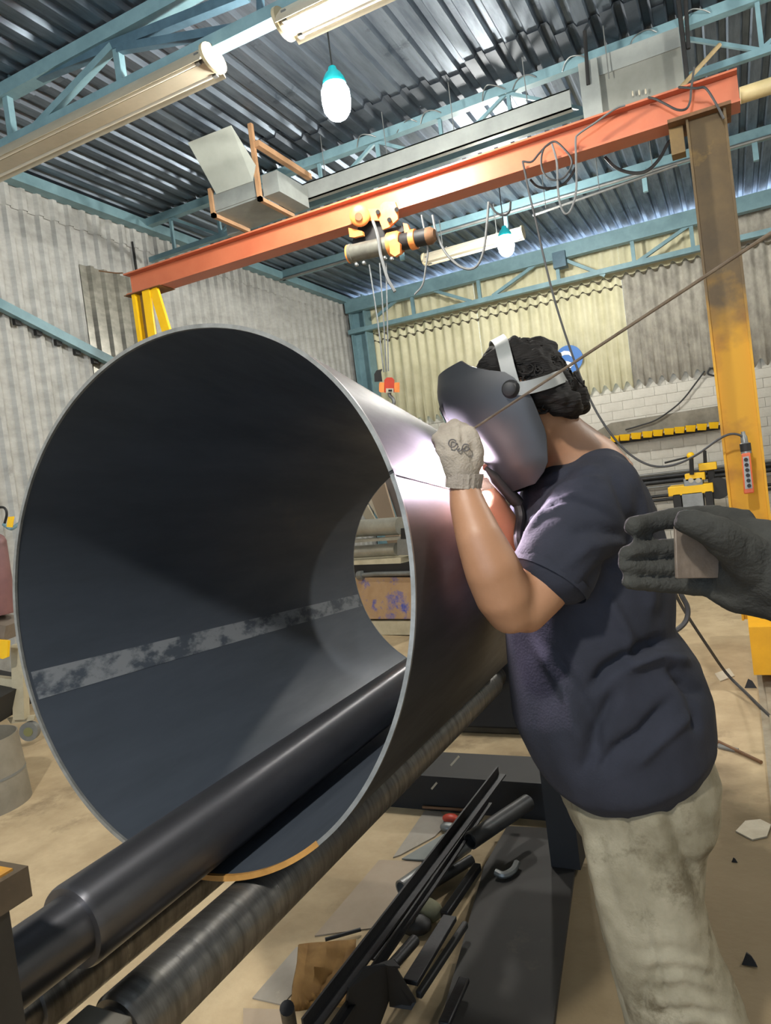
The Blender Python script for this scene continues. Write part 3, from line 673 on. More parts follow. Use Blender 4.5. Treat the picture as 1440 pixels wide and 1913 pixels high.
# ------------------------------------------------------------------ cables on the crane
def G6(pts, Y=4.88): return [PY(960 + x / 4.235, 180 + y / 4.235, Y) for x, y in pts]
def G4(pts, Y=4.88): return [PY(640 + x / 3.43, 380 + y / 3.43, Y) for x, y in pts]
def cable(pts, label, r=.007, m=None): return tag(wire('cable', pts, r, m or m_cable), label, 'cable')
cable(G6([(70, 515), (140, 517), (200, 450), (270, 380), (330, 360), (400, 420), (452, 490), (450, 560), (390, 645), (300, 660), (235, 605), (215, 510), (235, 415), (285, 372)]), 'black cable coiled in a loop on the right half of the beam')
cable(G6([(300, 375), (338, 520), (348, 740), (370, 870), (410, 930), (455, 885), (492, 740), (490, 480), (488, 345), (510, 300), (640, 210), (800, 100), (880, 70)]), 'grey cable looping far below the beam and back along its web', .007, m_cableg)
cable(G6([(1060, 8), (1120, 22), (1200, 62), (1290, 106), (1360, 100), (1392, 40), (1402, -60), (1425, -230)]), 'cable sagging across the right end of the beam web')
cable(G6([(720, 480), (800, 560), (900, 600), (1000, 605), (1080, 570), (1160, 480), (1220, 370), (1300, 300)], 5.15), 'black festoon cable hanging behind the beam by the right column', .011)
cable(G6([(130, 660), (190, 715), (300, 728), (390, 695), (450, 630), (490, 560)], 5.12), 'black cable bight hanging behind the coiled loop', .009)
cable(G4([(575, 75), (600, 190), (650, 300), (700, 362), (760, 408), (820, 420), (868, 390), (903, 300), (922, 150), (935, -10)]), 'grey festoon cable hanging in a deep bight right of the hoist', .009, m_cableg)
cable(G4([(505, 75), (515, 130), (530, 200), (545, 310), (532, 410), (512, 520), (460, 585)]), 'pale cable dropping from the beam beside the hoist motor', .007, m_cableg)
cable(G4([(938, 0), (985, 60), (1040, 75), (1070, 45), (1075, -10)]), 'small cable bight under the beam above the far bulb', .008)
cable([HP(x, y, YH - .1) for x, y in ((500, 345), (545, 480), (572, 600), (590, 740), (625, 870), (680, 1050), (770, 1210))], 'thick grey control cable hanging down in front of the hoist drum', .012, m_cableg)
cable([PY(1267, 163, 4.8), PY(1300, 165, 4.79), PY(1318, 165, 4.79), PY(1338, 195, 4.79), PY(1352, 222, 4.8)], 'cable crossing the beam end down to the right column')
# pendant control on its long cable
pp = [PY(*q, Y) for q, Y in (((976, 301), 4.88), ((981, 325), 4.87), ((988, 360), 4.86), ((1000, 410), 4.83), ((1018, 490), 4.8), ((1040, 575), 4.76), ((1075, 680), 4.73), ((1110, 762), 4.7), ((1150, 822), 4.68), ((1185, 855), 4.67), ((1222, 871), 4.66), ((1260, 868), 4.66), ((1300, 850), 4.65), ((1340, 822), 4.65), ((1364, 811), 4.65), ((1384, 814), 4.65), ((1391, 826), 4.65))]
YP = 4.66
pe = thing('pendant_control', PY(1398, 920, YP), 'orange push button pendant hanging in front of the right column', 'control')
MB().tube(catmull(pp, 8), .007, 6).build('pendant_cable', m_cable, pe)
def P5(x, y, Y=YP): return PY(1090 + x / 4.114, 680 + y / 4.114, Y)
MB().loft([[P5(x, y, Y) for x, y in ((1212, 690), (1280, 678), (1312, 990), (1232, 1000))] for Y in (YP - .03, YP + .03)], smooth=False).build('body', mat('pendant_orange', 'd8663c', 'c0562e', 9, .5), pe, bevel=.006)
MB().loft([[P5(x, y, Y) for x, y in ((1224, 715), (1268, 707), (1298, 955), (1242, 962))] for Y in (YP - .036, YP - .03)], smooth=False).build('button_panel', m_galv, pe)
for i in range(6):
    c = P5(1247 + i * 5, 735 + i * 40, YP - .036); MB().cyl(c, c - V((0, .014, 0)), .011, 12).build('button', m_black, pe)
MB().rod(P5(1250, 690), P5(1232, 570), [(0, .028), (.06, .027), (.065, .019), (.1, .018), (.11, .012), (.13, .011)], 14).build('cable_gland', m_gsteel, pe)
MB().rod(P5(1248, 670), P5(1240, 610), [(0, .0295), (.045, .0295)], 14).build('gland_nut', m_black, pe)
# ------------------------------------------------------------------ the welder
m_skin = mat('skin', '9a7256', '8c6549', 6, .5, bump=.05, bscale=120)
m_shirt = mat('navy_cotton', '2a2c35', '21232a', 6, .9, bump=.12, bscale=220, spec=.2)
m_jeans = mat('dirty_pale_denim', '928c79', '6a6452', 5, .9, bump=.15, bscale=260, c3='5a5342', s3=5.5, t3=.53, spec=.2)
m_hair = mat('black_hair', '100e0c', '171310', 30, .7, spec=.25, stretch=(1, 1, 5), bump=.5, bscale=60)
m_helm = mat('matt_black_shell', '25272a', '202225', 5, .45)
m_knit = mat('grey_knit_glove', '9c9385', '857c70', 14, .95, bump=.3, bscale=260, c3='6f675c', s3=16, t3=.66, spec=.1)
m_cuff = mat('glove_cuff', '8c8377', '756d63', 10, .95, bump=.5, bscale=120)
m_strap = mat('grey_strap', '787a77', '6a6c69', 9, .45)
m_boot = mat('dark_boot', '2a241f', '221d19', 8, .6)
man = thing('person', (-.2, 1.5, 0), 'person in navy t-shirt and dirty pale trousers welding the cone under a dark face shield', 'person')
b = MB()
# head, neck, torso core
def cam(v): return CR * v[0] + CD * v[1] + CF * v[2]
Fh = cam((-.80, .44, .40)).normalized(); Uh = cam((-.38, -.92, .05)); Uh = (Uh - Fh * Uh.dot(Fh)).normalized(); Lh = Uh.cross(Fh)
if Lh.dot(CF) > 0: Lh = -Lh
Hc = U(985, 742, 1.37)
def HL(f, l, u): return Hc + Fh * f + Lh * l + Uh * u
b.loft([[HL(.0 + f0 + rf * math.cos(t), rl * math.sin(t), u) for t in (2 * PI * j / 20 for j in range(20))] for u, rf, rl, f0 in ((-.118, .03, .028, .05), (-.11, .045, .042, .045), (-.08, .066, .058, .028), (-.04, .078, .066, .016), (0, .082, .07, .014), (.04, .082, .07, .012), (.08, .068, .06, .008), (.1, .045, .04, .004), (.108, .018, .017, .004))])
limbw(b, [(HL(.088, 0, .02), .011), (HL(.104, 0, -.015), .014), (HL(.108, 0, -.028), .016)])          # nose
for sgn in (-1, 1):
    limbw(b, [(HL(-.012, .075 * sgn, .02), .014), (HL(-.018, .08 * sgn, -.005), .015), (HL(-.006, .074 * sgn, -.03), .011)])   # ears
    limbw(b, [(HL(.082, .03 * sgn, .03), .012), (HL(.085, .04 * sgn, .03), .011)])                      # brows
limbw(b, [(HL(.075, -.02, -.062), .012), (HL(.085, 0, -.062), .013), (HL(.075, .02, -.062), .012)])      # lips
limb(b, [(1012, 790, 1.385, 56, .058), (1045, 826, 1.40, 58, .06), (1085, 868, 1.42, 72, .075), (1105, 905, 1.42, 80, .12)])
limb(b, [(1100, 900, 1.42, 62, .15), (1090, 990, 1.42, 105, .14), (1098, 1120, 1.42, 125, .13), (1120, 1280, 1.42, 130, .13), (1185, 1440, 1.43, 125, .14)])
# left arm (near), forearm raised
limb(b, [(1125, 925, 1.31, 52, .055), (1060, 1015, 1.25, 58, .055), (1005, 1100, 1.22, 56, .052), (968, 1150, 1.205, 46, .046)])
limb(b, [(958, 1150, 1.2, 44, .044), (941, 1112, 1.18, 55, .048), (917, 1058, 1.165, 53, .046), (893, 1000, 1.165, 44, .04), (874, 945, 1.19, 35, .032), (866, 908, 1.2, 29, .027)])
# right arm (far)
limb(b, [(1045, 935, 1.55, 52, .055), (1000, 1010, 1.46, 50, .05), (975, 1066, 1.40, 42, .044)])
limb(b, [(972, 1060, 1.40, 38, .042), (945, 1000, 1.365, 36, .038), (920, 945, 1.365, 27, .03), (911, 915, 1.375, 22, .024)])
# legs
limb(b, [(1200, 1480, 1.37, 75, .075), (1225, 1720, 1.37, 55, .06), (1290, 1900, 1.37, 45, .05), (1335, 2090, 1.37, 38, .04)])
limb(b, [(1185, 1480, 1.52, 75, .075), (1205, 1720, 1.55, 55, .06), (1255, 1900, 1.58, 45, .05), (1285, 1990, 1.6, 38, .04)])
soft('body', b, m_skin, man, .0075, 5)

# t-shirt
b = MB()
limb(b, [(1108, 872, 1.42, 62, .14), (1106, 895, 1.42, 92, .175), (1094, 935, 1.42, 118, .19), (1088, 1000, 1.42, 138, .185), (1096, 1100, 1.42, 155, .175), (1098, 1195, 1.42, 152, .172), (1128, 1290, 1.42, 176, .18), (1154, 1350, 1.42, 172, .185), (1176, 1412, 1.425, 158, .185)], n=28)
limb(b, [(1135, 905, 1.33, 62, .075), (1095, 958, 1.27, 80, .085), (1052, 1028, 1.235, 79, .08), (1026, 1078, 1.225, 76, .074)], n=22)
limb(b, [(1045, 930, 1.56, 70, .08), (1010, 985, 1.49, 68, .075), (985, 1030, 1.45, 64, .07)], n=22)
fold = []
rnd = random.Random(3)
# pulls across the sleeve and chest, waist creases, hem waves
fold += [([(1010, 900), (1060, 880), (1120, 872)], 5, .004), ([(1000, 925), (1060, 900), (1130, 890)], 5, .005), ([(990, 955), (1040, 915), (1110, 905)], 5, .005), ([(985, 985), (1030, 935), (1090, 918)], 5, .005), ([(975, 1010), (1015, 960), (1060, 940)], 5, .004)]
fold += [([(1060, 1000), (1110, 985), (1165, 1000)], 8, -.004), ([(1050, 1060), (1100, 1020), (1180, 1010)], 8, .004), ([(1080, 1105), (1120, 1060), (1190, 1030)], 9, -.005)]
fold += [([(950, 930), (965, 960), (950, 1000)], 6, .004), ([(975, 905), (960, 950), (945, 985)], 5, -.004)]
fold += [([(1250, 1195), (1200, 1210), (1130, 1250), (1100, 1290)], 11, -.013), ([(1285, 1238), (1230, 1225), (1170, 1245)], 10, .010), ([(1310, 1300), (1270, 1270), (1250, 1240)], 9, -.007)]
fold += [([(1130, 1110), (1170, 1180), (1180, 1250)], 10, .006), ([(1000, 1200), (1060, 1290), (1090, 1400)], 12, .006), ([(1025, 1210), (1095, 1320), (1130, 1440)], 11, -.006), ([(1150, 1290), (1110, 1370), (1090, 1450)], 11, -.009), ([(1250, 1310), (1200, 1370), (1150, 1400), (1115, 1450)], 11, -.009), ([(1290, 1330), (1240, 1380), (1190, 1430)], 10, .006), ([(1270, 1260), (1290, 1310), (1300, 1370)], 9, -.007)]
fold += [([(1140, 875), (1165, 930), (1185, 1000)], 7, -.004), ([(1175, 870), (1200, 930), (1210, 1000)], 8, .004), ([(1200, 1000), (1215, 1080), (1215, 1150)], 12, .005)]
fold = [(p_, w_ * 1.05, h_ * 1.7) for p_, w_, h_ in fold]
sh_ = soft('t_shirt', b, m_shirt, man, .008, 7, fold, nz=[(8, .009, (1, 1, .7)), (19, .004, (1, 1, .6))])
# sleeve hem band
hm = []
for px, py, D, a_, b_ in ((1030, 1071, 1.226, 78, .076), (1022, 1085, 1.224, 77, .0755)):
    c = U(px, py, D); tt = (U(1000, 1118, 1.215) - U(1052, 1028, 1.235)).normalized(); fb = (CF - tt * CF.dot(tt)).normalized(); fa = tt.cross(fb)
    hm.append([c + fa * (a_ * D / FPX + .001) * math.cos(2 * PI * j / 24) + fb * (b_ + .001) * math.sin(2 * PI * j / 24) for j in range(24)])
MB().loft(hm, cap=False).build('sleeve_hem', m_shirt, sh_)

# trousers
b = MB()
limb(b, [(1176, 1395, 1.43, 134, .16), (1190, 1465, 1.435, 142, .168), (1205, 1530, 1.44, 126, .165)], n=26)
limb(b, [(1200, 1500, 1.385, 122, .10), (1203, 1600, 1.375, 110, .095), (1214, 1690, 1.37, 100, .092), (1240, 1790, 1.37, 98, .095), (1278, 1880, 1.37, 103, .10), (1318, 1985, 1.37, 104, .10), (1345, 2085, 1.37, 98, .095)], n=24)
limb(b, [(1195, 1500, 1.53, 112, .10), (1200, 1610, 1.55, 96, .095), (1212, 1720, 1.57, 88, .09), (1240, 1850, 1.59, 86, .09), (1272, 1965, 1.61, 84, .09)], n=24)
fold = [([(1165, 1485), (1180, 1600), (1205, 1730), (1245, 1860), (1270, 1930)], 5, -.008), ([(1258, 1440), (1270, 1500), (1277, 1553), (1306, 1556)], 3, .003), ([(1240, 1480), (1275, 1580), (1310, 1660)], 13, -.009), ([(1210, 1510), (1255, 1620), (1300, 1700)], 14, .008)]
for k in range(9):
    y = 1770 + k * 19; fold.append(([(1180 + k * 7, y + 12), (1250 + k * 8, y + rnd.uniform(-6, 6)), (1330 + k * 7, y + 22 + rnd.uniform(-8, 8))], 8, .0045 * (1 if k % 2 else -1)))
fold += [([(1230, 1820), (1200, 1850), (1195, 1890)], 8, -.01), ([(1080, 1500), (1100, 1600), (1125, 1700)], 10, .005), ([(1120, 1520), (1130, 1620), (1150, 1720)], 12, -.005)]
soft('trousers', b, m_jeans, man, .0085, 6, fold, nz=[(10, .007, (1, 1, .7)), (30, .0025, (1, 1, 1))])
for (px, py, D) in ((1345, 2090, 1.37), (1285, 1990, 1.61)):
    c = U(px, py, D); b = MB(); fw2 = V((-.45, .9, 0)).normalized()
    limbw(b, [(V((c.x, c.y, .15)), .052), (V((c.x, c.y, .07)) - fw2 * .01, .05), (V((c.x, c.y, .045)) + fw2 * .09, .045), (V((c.x, c.y, .035)) + fw2 * .17, .035)])
    soft('boot', b, m_boot, man, .009, 4)

# hair: curls above and below the strap
b = MB()
b.loft([[HL(-.002 + rf * math.cos(t), rl * math.sin(t), u) for t in (2 * PI * j / 20 for j in range(20))] for u, rf, rl in ((.012, .07, .066), (.03, .084, .08), (.07, .08, .075), (.096, .064, .06), (.112, .038, .035))])
limbw(b, [(HL(-.03, .035, .05), .045), (HL(-.052, .02, .0), .04), (HL(-.062, .0, -.045), .038)])
limbw(b, [(HL(-.035, .066, .0), .028), (HL(-.055, .062, -.035), .03), (HL(-.07, .045, -.062), .026)])
limbw(b, [(HL(-.05, -.06, .0), .03), (HL(-.07, -.03, -.05), .03)])
hair = soft('hair', b, m_hair, man, .006, 3, nz=[(26, .014, (1, 1, 1)), (60, .008, (1, 1, 1))])
cu = MB()
for k in range(190):
    a1 = rnd.uniform(0, 2 * PI); el = rnd.uniform(-.5, 1.3)
    dv_ = V((math.cos(a1) * math.cos(el), math.sin(a1) * math.cos(el), math.sin(el)))
    if dv_.x > .62 and el < .7: continue
    if dv_.y < -.3: continue
    base = HL(-.006 + (.074 if dv_.z > -.2 else .088) * dv_.x, .074 * dv_.y, .014 + .095 * dv_.z)
    n = (Fh * dv_.x + Lh * dv_.y + Uh * dv_.z); t1_ = n.cross(V((rnd.uniform(-1, 1), rnd.uniform(-1, 1), rnd.uniform(-1, 1)))).normalized(); t2_ = n.cross(t1_)
    r = rnd.uniform(.006, .015); pts = [base + n * (.004 + .011 * i / 9) + t1_ * (r * math.cos(i * .75)) + t2_ * (r * math.sin(i * .75)) - Uh * .002 * i for i in range(10)]
    cu.tube(pts, [.0028] * 7 + [.0022, .0016, .0008], 5)
tag(cu.build('curls', m_hair, hair), kind='stuff')

# face shield with head straps
Fs = cam((-.86, .30, .41)).normalized(); Us = cam((-.26, -.96, .05)); Us = (Us - Fs * Us.dot(Fs)).normalized(); Ls = Us.cross(Fs)
if Ls.dot(CF) > 0: Ls = -Ls
def shellpt(v, a, off=0):
    # v: 0 chin .. 1 brow; a: angle from the front
    kv = [0, .12, .3, .5, .7, .86, 1]
    def ip(ys): return float(np.interp(v, kv, ys))
    wd = ip([.084, .099, .107, .114, .117, .110, .084]) + off; fr = ip([.082, .104, .124, .148, .160, .158, .146]) + off
    h = -.165 + .262 * v
    c, s = math.cos(a), math.sin(a)
    c2 = math.copysign(abs(c) ** .8, c); s2 = math.copysign(abs(s) ** .85, s)
    return HO + Fs * (fr * c2 if c > 0 else .075 * c2) + Ls * (wd * s2) + Us * h
HO = Hc + Fs * .006 - Us * .0
kv = [i / 18 for i in range(19)]
def amax(v): return math.radians(float(np.interp(v, [0, .1, .3, .55, .72, .84, .93, 1], [84, 102, 114, 112, 98, 84, 72, 64])))
out = [[shellpt(v, amax(v) * (-1 + 2 * j / 30)) for j in range(31)] for v in kv]
inn = [[shellpt(v, amax(v) * (-1 + 2 * j / 30), -.004) for j in range(31)] for v in kv]
sb = MB(); sb.loft(out, cap=False, closed=False); sb.loft(inn, cap=False, closed=False)
edge = lambda o, i: sb.loft([o, i], cap=False, closed=False, smooth=False)
edge(out[0], inn[0]); edge(out[-1], inn[-1]); edge([r[0] for r in out], [r[0] for r in inn]); edge([r[-1] for r in out], [r[-1] for r in inn])
helm = sb.build('face_shield', m_helm, man)
# bottom and top closing lips, viewing window, pivots
MB().loft([[shellpt(0, amax(0) * (-1 + 2 * j / 30), -.002) for j in range(31)], [HO + Fs * (.06 + .02 * math.cos(PI * (j / 15 - 1) / 2)) + Ls * .045 * (-1 + 2 * j / 30) - Us * .156 for j in range(31)]], cap=False, closed=False).build('chin_lip', m_helm, helm)
MB().loft([[shellpt(v, math.radians(a_), o) for a_ in range(-34, 35, 4)] for v, o in ((.56, .0005), (.57, .002), (.76, .002), (.77, .0005))], closed=False, cap=False, smooth=False).build('window_frame', m_black, helm)
MB().loft([[shellpt(v, math.radians(a_), .0025) for a_ in range(-26, 27, 4)] for v in (.6, .73)], closed=False, cap=False).build('dark_window', mat('welding_glass', '06120c', None, rough=.05), helm)
for sgn in (-1, 1):
    c = U(953, 727, 1.262) if sgn > 0 else Hc - Lh * .112 + Uh * .02
    MB().rod(c - Lh * sgn * .012, c + Lh * sgn * .014, [(0, .016), (.008, .017), (.012, .013), (.022, .012), (.024, .008)], 16).build('pivot_knob', m_black, helm)
def strap(name, pts, wd, side):
    P = catmull(pts, 6); L_, R_ = [], []
    rings = []
    for i, p in enumerate(P):
        t = (P[min(i + 1, len(P) - 1)] - P[max(i - 1, 0)]).normalized(); o = (p - Hc).normalized(); s = t.cross(o).normalized() * wd / 2; o = s.cross(t).normalized() * .0015
        rings.append([p - s - o, p + s - o, p + s + o, p - s + o])
    return MB().loft(rings, smooth=False).build(name, m_strap, helm)
strap('crown_strap', [U(957, 718, 1.272), U(949, 690, 1.277), U(942, 662, 1.287), U(936, 640, 1.315), U(928, 632, 1.37), U(925, 645, 1.43), U(935, 680, 1.475)], .026, 0)
strap('back_strap', [U(955, 727, 1.268), U(985, 724, 1.255), U(1022, 714, 1.252), U(1042, 706, 1.265), U(1057, 701, 1.31), U(1062, 700, 1.38), U(1045, 708, 1.46)], .024, 0)

# left glove holding the filler rod
b = MB()
limb(b, [(867, 900, 1.198, 29, .027), (862, 872, 1.192, 36, .027), (856, 842, 1.187, 38, .027), (850, 818, 1.185, 34, .026)])
for kx, ky, r in ((873, 808, .0115), (857, 802, .012), (839, 810, .0115), (825, 826, .0105)):
    limbw(b, [(U(kx, ky + 16, 1.187), r * 1.1), (U(kx - 2, ky - 2, 1.182), r * 1.12), (U(kx - 9, ky - 8, 1.208), r), (U(kx - 6, ky + 6, 1.232), r * .95), (U(kx + 8, ky + 14, 1.228), r * .9)], 12)
limbw(b, [(U(889, 868, 1.185), .013), (U(891, 842, 1.175), .0125), (U(884, 818, 1.17), .0115), (U(876, 803, 1.172), .0105)], 12)
gl = soft('glove', b, m_knit, man, .0042, 3, [([(846, 798), (850, 822), (853, 840)], 4, -.004), ([(863, 796), (864, 818), (864, 836)], 4, -.004), ([(829, 814), (836, 832), (842, 846)], 4, -.004), ([(818, 832), (832, 845)], 4, -.002), ([(880, 812), (884, 840), (882, 866)], 4, -.003)], nz=[(60, .0015, (1, 1, 1))])
rings = []
for i in range(9):
    t = i / 8; c = U(867 + 2 * (1 - t) - 1.5, 884 + 27 * t, 1.197); rr = (.0305 - .002 * t); zz = .0014 * (i % 2)
    tt = (U(866, 915, 1.2) - U(867, 884, 1.197)).normalized(); fb = (CF - tt * CF.dot(tt)).normalized(); fa = tt.cross(fb)
    rings.append([c + fa * (rr + .0016 * (j % 2)) * math.cos(2 * PI * j / 40) + fb * (rr + .0016 * (j % 2)) * math.sin(2 * PI * j / 40) for j in range(40)])
MB().loft(rings).build('cuff', m_cuff, gl)
m_pr = mat('grey_print', '5a5654', None, rough=.9)
for px, py, r in ((845, 828, .0062), (870, 836, .0055), (858, 838, .004)):
    c = U(px, py, 1.1575); MB().tube([c + CR * r * math.cos(x) + CD * r * math.sin(x) + CF * .0008 * math.sin(3 * x) for x in (2 * PI * j / 16 for j in range(16 if r > .005 else 12))], .0011, 6).build('printed_ring', m_pr, gl)
# right glove round the torch
b = MB()
limbw(b, [(U(911, 915, 1.375), .026), (U(905, 892, 1.378), .03), (U(902, 872, 1.385), .026)])
for k in range(4): limbw(b, [(U(893 + 6 * k, 868 + 6 * k, 1.372), .011), (U(893 + 6 * k, 862 + 6 * k, 1.352), .011), (U(903 + 6 * k, 868 + 6 * k, 1.342), .0105), (U(912 + 6 * k, 876 + 6 * k, 1.352), .01)], 10)
limbw(b, [(U(890, 885, 1.375), .013), (U(883, 872, 1.365), .012), (U(888, 862, 1.352), .011)], 10)
soft('glove', b, m_knit, man, .0048, 3)

# filler rod, torch, arc
ro = tag(MB().cyl(U(858, 818, 1.215), U(1500, 396, .66), .0021, 8).build('filler_rod', mat('copper_grey_rod', '8f8272', '786a5c', 40, .35, .5)), 'long thin filler rod held in the welder\'s raised glove', 'rod')
to = thing('welding_torch', U(925, 895, 1.33), 'black welding torch gripped in the welder\'s far glove', 'torch')
MB().rod(U(906, 873, 1.318), U(966, 938, 1.35), [(0, .003), (.004, .0045), (.02, .008), (.028, .0115), (.09, .0125), (.1, .0115)], 16).build('handle', m_black, to)
MB().rod(U(906, 873, 1.318), U(868, 868, 1.368), [(0, .006), (.02, .007), (.04, .006), (.05, .004)], 14).build('nozzle', mat('ceramic', '8a5a50', None, rough=.6), to)
MB().tube(catmull([U(964, 934, 1.35), U(972, 965, 1.345), U(968, 1010, 1.32), U(985, 1060, 1.32)], 6), .009, 8).build('torch_hose', m_black, to)
am = mat('arc_light', 'ffffff', None, emit=(1.0, .8, .96), es=ARC_W / 3.14 / (4 * 3.14 * .008 ** 2))
AP = U(846, 868, 1.374)
ar = tag(MB().ball(AP, .008, 10, 6).build('welding_arc', am), 'blinding white welding arc at the seam behind the raised glove', 'arc')

# ------------------------------------------------------------------ gloved hand of a second person
m_glove = mat('black_wool_glove', '3c3c38', '2e2e2c', 10, .98, bump=.3, bscale=220, c3='55544e', s3=22, t3=.62, spec=.1)
p2 = thing('person', U(1450, 1100, .78), 'black gloved hand of a person outside the frame holding up a small steel plate', 'person')
b = MB()
def GP(x, y, D): return U(1140 + x / 4.8, 900 + y / 4.8, D)
pxm = .8 / FPX
limbw(b, [(GP(190, 395, .80), .0112), (GP(330, 370, .815), .0118), (GP(560, 330, .825), .0122), (GP(900, 300, .825), .0135), (GP(1200, 370, .815), .017)])
limbw(b, [(GP(150, 660, .79), .0118), (GP(330, 620, .808), .0132), (GP(620, 610, .82), .0135), (GP(950, 560, .825), .015), (GP(1250, 560, .815), .02)])
limbw(b, [(GP(110, 745, .79), .0085), (GP(240, 755, .8), .0125), (GP(600, 800, .812), .0135), (GP(900, 760, .82), .015), (GP(1250, 700, .81), .02)])
limbw(b, [(GP(140, 895, .79), .0075), (GP(300, 900, .80), .0105), (GP(640, 925, .81), .0118), (GP(900, 930, .815), .0135), (GP(1250, 880, .81), .02)])
limbw(b, [(GP(655, 345, .745), .0135), (GP(780, 385, .738), .0155), (GP(930, 450, .738), .0185), (GP(1090, 560, .748), .022), (GP(1260, 720, .765), .028)])
limbw(b, [(GP(1060, 820, .785), .026), (GP(1250, 830, .785), .036), (GP(1440, 800, .775), .042), (GP(1750, 850, .75), .04), (GP(2100, 930, .72), .036)])
limbw(b, [(GP(1180, 450, .80), .018), (GP(1350, 560, .79), .03), (GP(1500, 640, .78), .036)])
limbw(b, [(GP(900, 960, .80), .012), (GP(1100, 1010, .79), .02), (GP(1350, 1040, .785), .024), (GP(1650, 1080, .76), .028)])
hand = soft('glove', b, m_glove, p2, .0042, 3, [([(1290, 965), (1340, 985), (1375, 1010)], 3, .0015), ([(1310, 958), (1350, 963)], 3, -.0015), ([(1400, 1000), (1395, 1060), (1420, 1100)], 5, -.0015), ([(1160, 1049), (1210, 1043), (1280, 1042)], 5, -.006), ([(1162, 1076), (1210, 1077), (1290, 1080)], 4.5, -.005), ([(1185, 1010), (1230, 1003), (1262, 1000)], 4, -.003)], nz=[(40, .0015, (1, 1, 1)), (120, .0008, (1, 1, 1))])
b = MB(); limbw(b, [(GP(2000, 910, .73), .035), (GP(2600, 1100, .68), .042), (GP(3300, 1350, .62), .048)]); soft('forearm', b, m_skin, p2, .008, 3)
m_pl = mat('rusty_plate', '7c7064', '5f554b', 12, .6, .35, c3='9a8c7c', s3=14, t3=.6, bump=.3, bscale=40)
sp = MB()
q = [GP(583, 400, .764), GP(598, 868, .766), GP(992, 862, .778), GP(975, 560, .777), GP(800, 440, .772)]
nn = (q[1] - q[0]).cross(q[2] - q[0]).normalized()
if nn.dot(CF) > 0: nn = -nn
sp.poly(q, .004, nn)
tag(sp.build('steel_plate', m_pl, None, bevel=.0008), 'small square rusty steel plate pinched in the black glove', 'plate')
# ------------------------------------------------------------------ along the back wall
YW = YB - .06
sgn = thing('safety_sign', PY(1062, 671, YW), 'round blue sign with white symbol on the cream back wall behind the welder\'s head', 'sign')
c = PY(1062, 671, YW - .05); R_ = .205
MB().cyl(c + V((0, .012, 0)), c, R_, 40).build('disc', mat('sign_blue', '1466b4', None, rough=.5), sgn)
m_sw = mat('sign_white', 'e8ecee', None, rough=.5)
def SP(x, y): return PY(800 + x / 4.5, 600 + y / 4.5, YW - .056)
MB().loft([[p + V((0, o, 0)) for p in (SP(1108, 268), SP(1140, 250), SP(1180, 252), SP(1205, 270), SP(1216, 296), SP(1206, 300), SP(1180, 282), SP(1145, 284), SP(1110, 300))] for o in (-.006, .006)], smooth=False).build('symbol', m_sw, sgn)
MB().loft([[p + V((0, o, 0)) for p in (SP(1130, 330), SP(1175, 338), SP(1212, 352), SP(1218, 372), SP(1200, 384), SP(1196, 412), SP(1182, 412), SP(1170, 384), SP(1140, 378), SP(1118, 360))] for o in (-.006, .006)], smooth=False).build('symbol', m_sw, sgn)
# rail with yellow bins
YR = YB - .02
rk = thing('bin_rail', PY(1230, 825, YR), 'long dark rail on the whitewashed wall holding the small yellow bins', 'rail')
MB().bar(PY(1112, 832, YR), PY(1352, 797, YR), .08, .06).build('rail', m_black, rk)
MB().loft([[V((p.x, y, p.z)) for p in (PY(1112, 806, YR), PY(1140, 790, YR), PY(1352, 756, YR), PY(1352, 785, YR), PY(1112, 822, YR))] for y in (YB + .03, YB + .045)], smooth=False).build('backing_plate', mat('stained_board', '8f8a7c', '6f6a5e', 4, .8), rk)
ordn = ['leftmost', 'second', 'third', 'fourth', 'fifth', 'sixth', 'seventh', 'eighth', 'ninth', 'tenth']
for i, x in enumerate((240, 315, 402, 490, 570, 655, 737, 822, 908, 1000)):
    yt = 548 - (x - 240) * .136; w_ = (34 if i == 0 else 40)
    def BP(dx, y, Y): return PY(1090 + (x + dx) / 4.114, 680 + y / 4.114, Y)
    y1 = YR - .19
    t = MB()
    o4 = [BP(-w_ * .8, yt + 52, y1), BP(w_ * .8, yt + 50, y1), BP(w_, yt, y1 - .03), BP(-w_, yt + 4, y1 - .03)]
    dz = V((0, .13, 0)); 
    t.add(o4 + [q + dz for q in o4], [(0, 1, 2, 3), (0, 4, 5, 1), (1, 5, 6, 2), (3, 7, 4, 0)])
    i4 = [q + V((0, .006, 0)) + ((o4[0] + o4[1] + o4[2] + o4[3]) / 4 - q) * .08 for q in o4]
    t.add(i4 + [q + dz for q in i4], [(3, 2, 1, 0), (1, 5, 4, 0), (2, 6, 5, 1), (0, 4, 7, 3)])
    t.add([q + dz for q in o4], [(3, 2, 1, 0)])
    lab = 'small yellow bin on the wall rail, %s of the ten from the %s end' % (ordn[i] if i < 5 else ordn[9 - i].replace('leftmost', 'first'), 'left' if i < 5 else 'right')
    bo = t.build('parts_bin', m_yclean); tag(bo, lab, 'bin', 'yellow bins on the wall rail')
